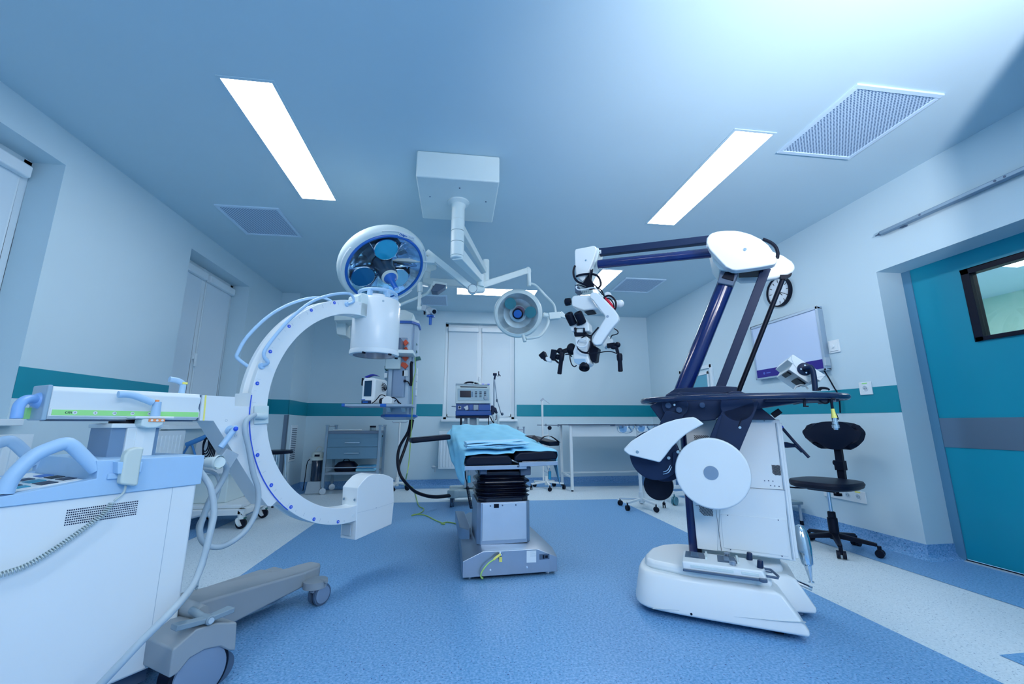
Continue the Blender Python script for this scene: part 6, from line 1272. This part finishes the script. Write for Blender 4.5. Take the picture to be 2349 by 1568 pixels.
o = G().box(-1.46, -1.22, TY+.05, TY+.29, .346, .385).out('drape_pack', mat('pack_blue', (.08, .40, .70), .6), bevel=.006); tag(o, 'flat brighter blue drape pack lying on top of the lower pack on the trolley shelf', 'drape pack', 'blue packs on the trolley shelf')
# suction unit
su = thing('suction_unit', 'tall suction pump with cream head and dark canister standing beside the drawer trolley', 'suction pump', (-2.06, 6.72, 0))
G().loft([[(-.11, -.10, 0.0), (.11, -.10, 0), (.11, .10, 0), (-.11, .10, 0)], [(-.09, -.08, .17), (.09, -.08, .17), (.09, .08, .17), (-.09, .08, .17)]]).out('stand', M_LGREY, su, bevel=.008)
G().lathe([(.07, .17), (.075, .19), (.075, .46), (.07, .47)], n=28).out('canister', mat('dark_canister', (.01, .03, .07), .15, coat=.5), su)
G().lathe([(.10, .47), (.10, .50), (.085, .51), (.085, .56), (.07, .585), (.03, .59)], n=28).out('pump_head', M_CREAM, su)
G().box(-.02, .05, -.09, -.075, .525, .555).out('gauge', M_BLACK, su)
G().tube([(-.08, 0, .49), (-.14, 0, .44), (-.17, .05, .2), (-.2, .1, .02)], .006, n=6, smooth=4).out('mains_cord', M_BLACK, su)
G().tube([(.03, 0, .585), (.06, 0, .64), (.0, 0, .66), (-.04, 0, .60)], .006, n=6, smooth=4).out('suction_tube', M_CREAM, su)
# white stand left of the pendant hoses
iv = thing('drip_stand', 'thin white drip stand with a five armed wheeled base behind the tube housing', 'drip stand', (-.90, 6.85, 0))
star_base(iv, 0, 0, .085, .19, 5, M_WHITE2, a0=-.45)
G().cyl((0, 0, .1), (0, 0, 1.02), .013, n=12).out('pole', M_WHITE2, iv)
G().tube([(-.12, 0, 1.04), (-.1, 0, 1.02), (.1, 0, 1.02), (.12, 0, 1.04)], .006, n=8).out('hook', M_STEEL, iv)
# white stand right of the table
iw = thing('drip_stand', 'thin white pole stand with cross bar and wheeled star base, right of the back window', 'drip stand', (1.42, 6.62, 0))
star_base(iw, 0, 0, .085, .27, 5, M_WHITE2, a0=-.35)
G().cyl((-.05, .0, .75), (-.05, .0, 1.36), .017, n=12).cyl((-.05, 0, .1), (-.05, 0, .8), .012, n=12).cyl((.04, 0, .15), (.04, 0, .95), .009, n=10).bar((-.05, 0, .82), (.04, 0, .82), .012, .012).out('pole', M_WHITE2, iw)
G().bar((-.07, 0, 1.36), (-.03, 0, 1.40), .03, .03).bar((-.04, 0, 1.395), (.07, 0, 1.315), .008, .008).out('top_clamp', M_STEEL, iw)
G().tube([(-.14, 0, .975), (.25, 0, .970)], .007, n=8).box(-.055, -.04, -.01, .01, .95, .99).box(.0, .01, -.01, .01, .955, .995).box(.20, .21, -.01, .01, .945, .99).out('cross_bar', M_DGREY, iw)
G().cyl((.06, -.03, .93), (.06, -.01, .93), .032, n=20).out('clamp_knob', M_BLACK, iw)
G().bar((.0, 0, .35), (.06, 0, .2), .01, .01).bar((-.06, 0, .28), (.05, -.02, .22), .01, .01).out('height_pedal', M_STEEL, iw)
rk = thing('small_rack', 'little steel frame rack behind the operating table drape, below the window sill', 'rack', (1.0, 6.85, 0))
for x in (0, .1): 
    g = G(); g.cyl((x, 0, 0), (x, 0, .94), .012, n=10); g.cyl((x, 0, .93), (x, 0, .95), .017, n=10); g.out('post', M_STEEL, rk)
G().bar((0, 0, .90), (.1, 0, .90), .01, .02).bar((0, 0, .82), (.1, 0, .82), .01, .01).box(-.06, .16, -.1, .1, .0, .02).out('cross_piece', M_STEEL, rk)
# long work table
wt = thing('work_table', 'long white work table with thin dark top along the back wall', 'table', (0, 0, 0))
G().box(1.70, 3.42, 6.28, 6.95, .970, .985).out('tabletop', M_NAVY, wt, bevel=.003)
G().box(1.74, 3.40, 6.33, 6.35, .80, .968).out('apron', M_WHITE, wt)
for x, y in ((1.745, 6.31), (3.375, 6.31), (1.745, 6.92), (3.375, 6.92)):
    g = G(); g.box(x-.02, x+.02, y-.02, y+.02, .02, .97); l_ = g.out('leg', M_WHITE2, wt, bevel=.002); G().cyl((x, y, 0), (x, y, .03), .018, n=12).out('foot', M_BLACK, l_)
G().box(1.735, 1.755, 6.31, 6.92, .19, .215).box(3.365, 3.385, 6.31, 6.92, .19, .215).box(1.745, 3.375, 6.90, 6.92, .19, .215).out('stretcher', M_WHITE2, wt)
# bowl stand
bs = thing('bowl_stand', 'white wheeled stand carrying a ring frame with steel bowls left of the microscope', 'bowl stand', (2.24, 5.0, 0))
star_base(bs, 0, 0, .085, .27, 5, M_WHITE2, a0=-.12)
G().cyl((0, 0, .1), (0, 0, .80), .02, n=14).cyl((0, 0, .8), (0, 0, .93), .012, n=12).out('pole', M_WHITE2, bs)
G().tube([(-.30, .13, .972), (.46, .13, .972)], .006, n=8).bar((0, 0, .93), (0, .13, .972), .012, .012).out('cross_rod', M_DGREY, bs)
for k, (x, lab) in enumerate(((-.16, 'left steel bowl hanging in the white wheeled stand'), (.085, 'middle steel bowl hanging in the white wheeled stand, touching the white fin'), (.33, 'right steel bowl in the wheeled stand, mostly hidden by the white fin'))):
    g = G(); g.tube([(x+.119*math.cos(t), .119*math.sin(t), .972) for t in [i*PI/16 for i in range(32)]], .004, n=6, closed=True); g.out('bowl_ring', M_DGREY, bs)
    o = G().lathe([(.121, .004), (.121, .008), (.112, .006), (.108, -.03), (.09, -.07), (.06, -.093), (.02, -.097), (.02, -.094), (.058, -.089), (.086, -.068), (.103, -.03), (.109, .004)], n=40).out('steel_bowl', M_CHROME, sharp=50)
    o.location = (2.24+x, 5.0, .973); tag(o, lab, 'bowl', 'steel bowls in the stand')
# white wheeled frame behind the stand
wf = thing('wheeled_frame', 'low white wheeled frame with a green blue caster behind the bowl stand', 'frame', (2.72, 5.1, 0))
G().bar((0, 0, .135), (.75, .05, .135), .05, .045).bar((.02, .5, .135), (.77, .55, .135), .05, .045).bar((0, 0, .135), (.02, .5, .135), .05, .045).bar((.75, .05, .135), (.77, .55, .135), .05, .045).out('frame', M_WHITE2, wf, bevel=.004)
for x, y in ((0, 0), (.75, .05), (.02, .5), (.77, .55)): caster(wf, x, y, .05, .025, mat('caster_teal', (.06, .22, .30), .35), h=.13, ang=.6)
# grey step stool
st = thing('step_stool', 'small grey step stool partly hidden between the microscope cabinet and the right wall', 'step stool', (3.36, 4.1, 0))
G().box(-.30, .11, -.16, .16, .195, .225).out('step', mat('step_grey', (.22, .32, .38), .5), st, bevel=.006)
for x in (-.28, .09):
    for y in (-.13, .13):
        g = G(); g.tube([(x*.9, y, .2), (x*.97, y, .17), (x, y, .12), (x, y, .02)], .013, n=10, smooth=4); l_ = g.out('leg', M_LGREY, st); G().cyl((x, y, 0), (x, y, .04), .017, n=12).out('foot', M_BLACK, l_)
# swivel chair
ch = thing('swivel_chair', 'black swivel chair with low curved backrest by the right wall', 'chair', (3.06, 3.20, 0), math.radians(200))
def sup(a, b, z, cx=0, cy=0, e=.7, n=32): return [(cx+math.copysign(abs(math.cos(t))**e, math.cos(t))*a, cy+math.copysign(abs(math.sin(t))**e, math.sin(t))*b, z) for t in [i*2*PI/n for i in range(n)]]
G().loft([sup(.20, .20, .475, .02), sup(.235, .225, .49, .02), sup(.245, .235, .515, .02), sup(.235, .225, .535, .02), sup(.19, .18, .54, .02)]).out('seat', M_SEAT, ch)
G().box(-.12, .12, -.10, .10, .455, .478).box(-.26, -.10, -.04, .04, .455, .475).out('seat_plate', M_BLACK, ch, bevel=.006)
G().tube([(.02, -.1, .46), (.1, -.2, .455), (.18, -.24, .465), (.22, -.24, .46)], .006, n=8, smooth=4).out('tilt_lever', M_BLACK, ch)
G().cyl((-.14, .0, .42), (-.14, 0, .46), .012, n=10).lathe([(.03, 0), (.03, .02)], (-.14, 0, .40), (0, 0, 1), 14).out('tension_knob', M_BLACK, ch)
G().bar((-.25, 0, .47), (-.255, 0, .80), .055, .04, (1, 0, 0)).lathe([(.02, 0), (.024, .012), (.02, .02)], (-.25, -.03, .66), (0, -1, 0), 14).box(-.285, -.22, -.035, .035, .60, .68).out('back_upright', M_BLACK, ch, bevel=.006)
rows = []
for j in range(9):
    v = j/8; z = .775+.235*v; hw = (.115, .165, .192, .212, .224, .231, .230, .218, .175)[j]; row = []
    for i in range(17):
        t = -1+2*i/16; row.append((-.235+.04*t*t+.012*math.sin(v*PI), hw*t, z-(.012*t**4*(j-4) if j > 4 else 0)+(.010*t**4*(3-j) if j < 3 else 0)))
    rows.append(row)
G().grid(rows).out('backrest', M_SEAT, ch, solid=.045, bevel=.015, seg=3)
G().cyl((0, 0, .28), (0, 0, .46), .014, n=18).out('gas_lift', M_CHROME, ch)
G().lathe([(.035, .08), (.035, .24), (.028, .245), (.028, .285), (.02, .29)], n=24).out('lift_cover', M_BLACK, ch)
g = G()
for i in range(5):
    a = .55+2*PI*i/5; c_, s_ = math.cos(a), math.sin(a); g.bar((.02*c_, .02*s_, .11), (.26*c_, .26*s_, .085), .05, .04, (0, 0, 1), .03, .025)
g.out('star_base', M_BLACK, ch, bevel=.008)
for i in range(5):
    a = .55+2*PI*i/5; caster(ch, .27*math.cos(a), .27*math.sin(a), .028, .03, M_BLACK, h=.08, ang=a)

# ================================================================ BEHIND THE X-RAY MACHINE
mc = thing('monitor_cart', 'white wheeled equipment cart with blue handle behind the x-ray machine boom', 'equipment cart', (-2.345, 4.62, 0))
G().box(-.28, .26, -.02, .5, .185, .22).box(-.29, .31, -.06, .0, .13, .185).box(-.29, -.22, -.06, .5, .13, .185).box(.24, .31, -.06, .5, .13, .185).out('chassis', M_WHITE2, mc, bevel=.01)
for x, y in ((.275, -.03), (.275, .44), (-.25, -.03), (-.25, .44)):
    g = G(); g.lathe([(.03, .0), (.034, .03), (.03, .06)], (x, y, .09), (0, 0, 1), 16); g.cyl((x-.02, y-.01, .06), (x+.0, y-.01, .07), .045, n=18); g.out('caster_fork', M_WHITE2, mc)
    g = G(); g.cyl((x+.005, y-.014, .048), (x+.005, y+.014, .048), .048, n=22); w_ = g.out('caster_wheel', M_RUBBER, mc); G().bar((x-.01, y, .102), (x+.045, y, .098), .03, .012).out('brake_tab', M_DGREEN, mc, bevel=.003)
G().prism('y', [(-.28, .5), (.1, .5), (.05, .78), (.0, .84), (-.28, .84)], .05, .5).out('housing', M_WHITE, mc, bevel=.02, seg=3)
G().box(-.26, .05, .1, .48, .22, .5).out('lower_housing', M_OFFW, mc, bevel=.01)
q0, q1 = (-.30, -.05, .80), (-.02, -.05, .93)
G().tube([q0, q1], .024, n=16).tube([(q0[0]+.02, q0[1], q0[2]), (-.36, 0, .68)], .010, n=8).tube([(-.26, -.05, .82), (-.22, 0, .66)], .010, n=8).out('push_handle', mat('cart_handle_blue', (.06, .26, .62), .4), mc)
for k in range(6):
    g = G(); r_ = .05+.012*k; g.tube([(-.12+r_*.5*math.cos(t)+.01*k, -.06-.005*k, .80+r_*1.3*math.sin(t)-.03*k*.3) for t in [i*PI/6 for i in range(12)]], .006, n=6, closed=True, smooth=2); g.out('cable_loop', M_BLACK, mc)
# stool with chrome legs behind
so_ = thing('round_stool', 'black topped stool with thin chrome legs seen through the C arm opening', 'stool', (-2.28, 5.78, 0))
G().lathe([(.15, .625), (.19, .632), (.195, .655), (.18, .668), (.05, .67)], n=36).out('seat', M_SEAT, so_)
for a in (.4, 2.0, 3.6, 5.2):
    g = G(); g.tube([(.10*math.cos(a), .10*math.sin(a), .63), (.17*math.cos(a), .17*math.sin(a), .012)], .010, n=10); l_ = g.out('leg', M_CHROME, so_); G().cyl((.171*math.cos(a), .171*math.sin(a), 0), (.17*math.cos(a), .17*math.sin(a), .02), .013, n=10).out('foot', M_BLACK, l_)
wb = thing('waste_bin', 'black bin standing on the blue floor border behind the yoke of the x-ray machine', 'bin', (-2.48, 5.42, 0))
G().lathe([(.085, 0), (.10, .02), (.12, .30), (.125, .31), (.11, .31), (.09, .03)], n=28).out('bin', M_SEAT, wb)
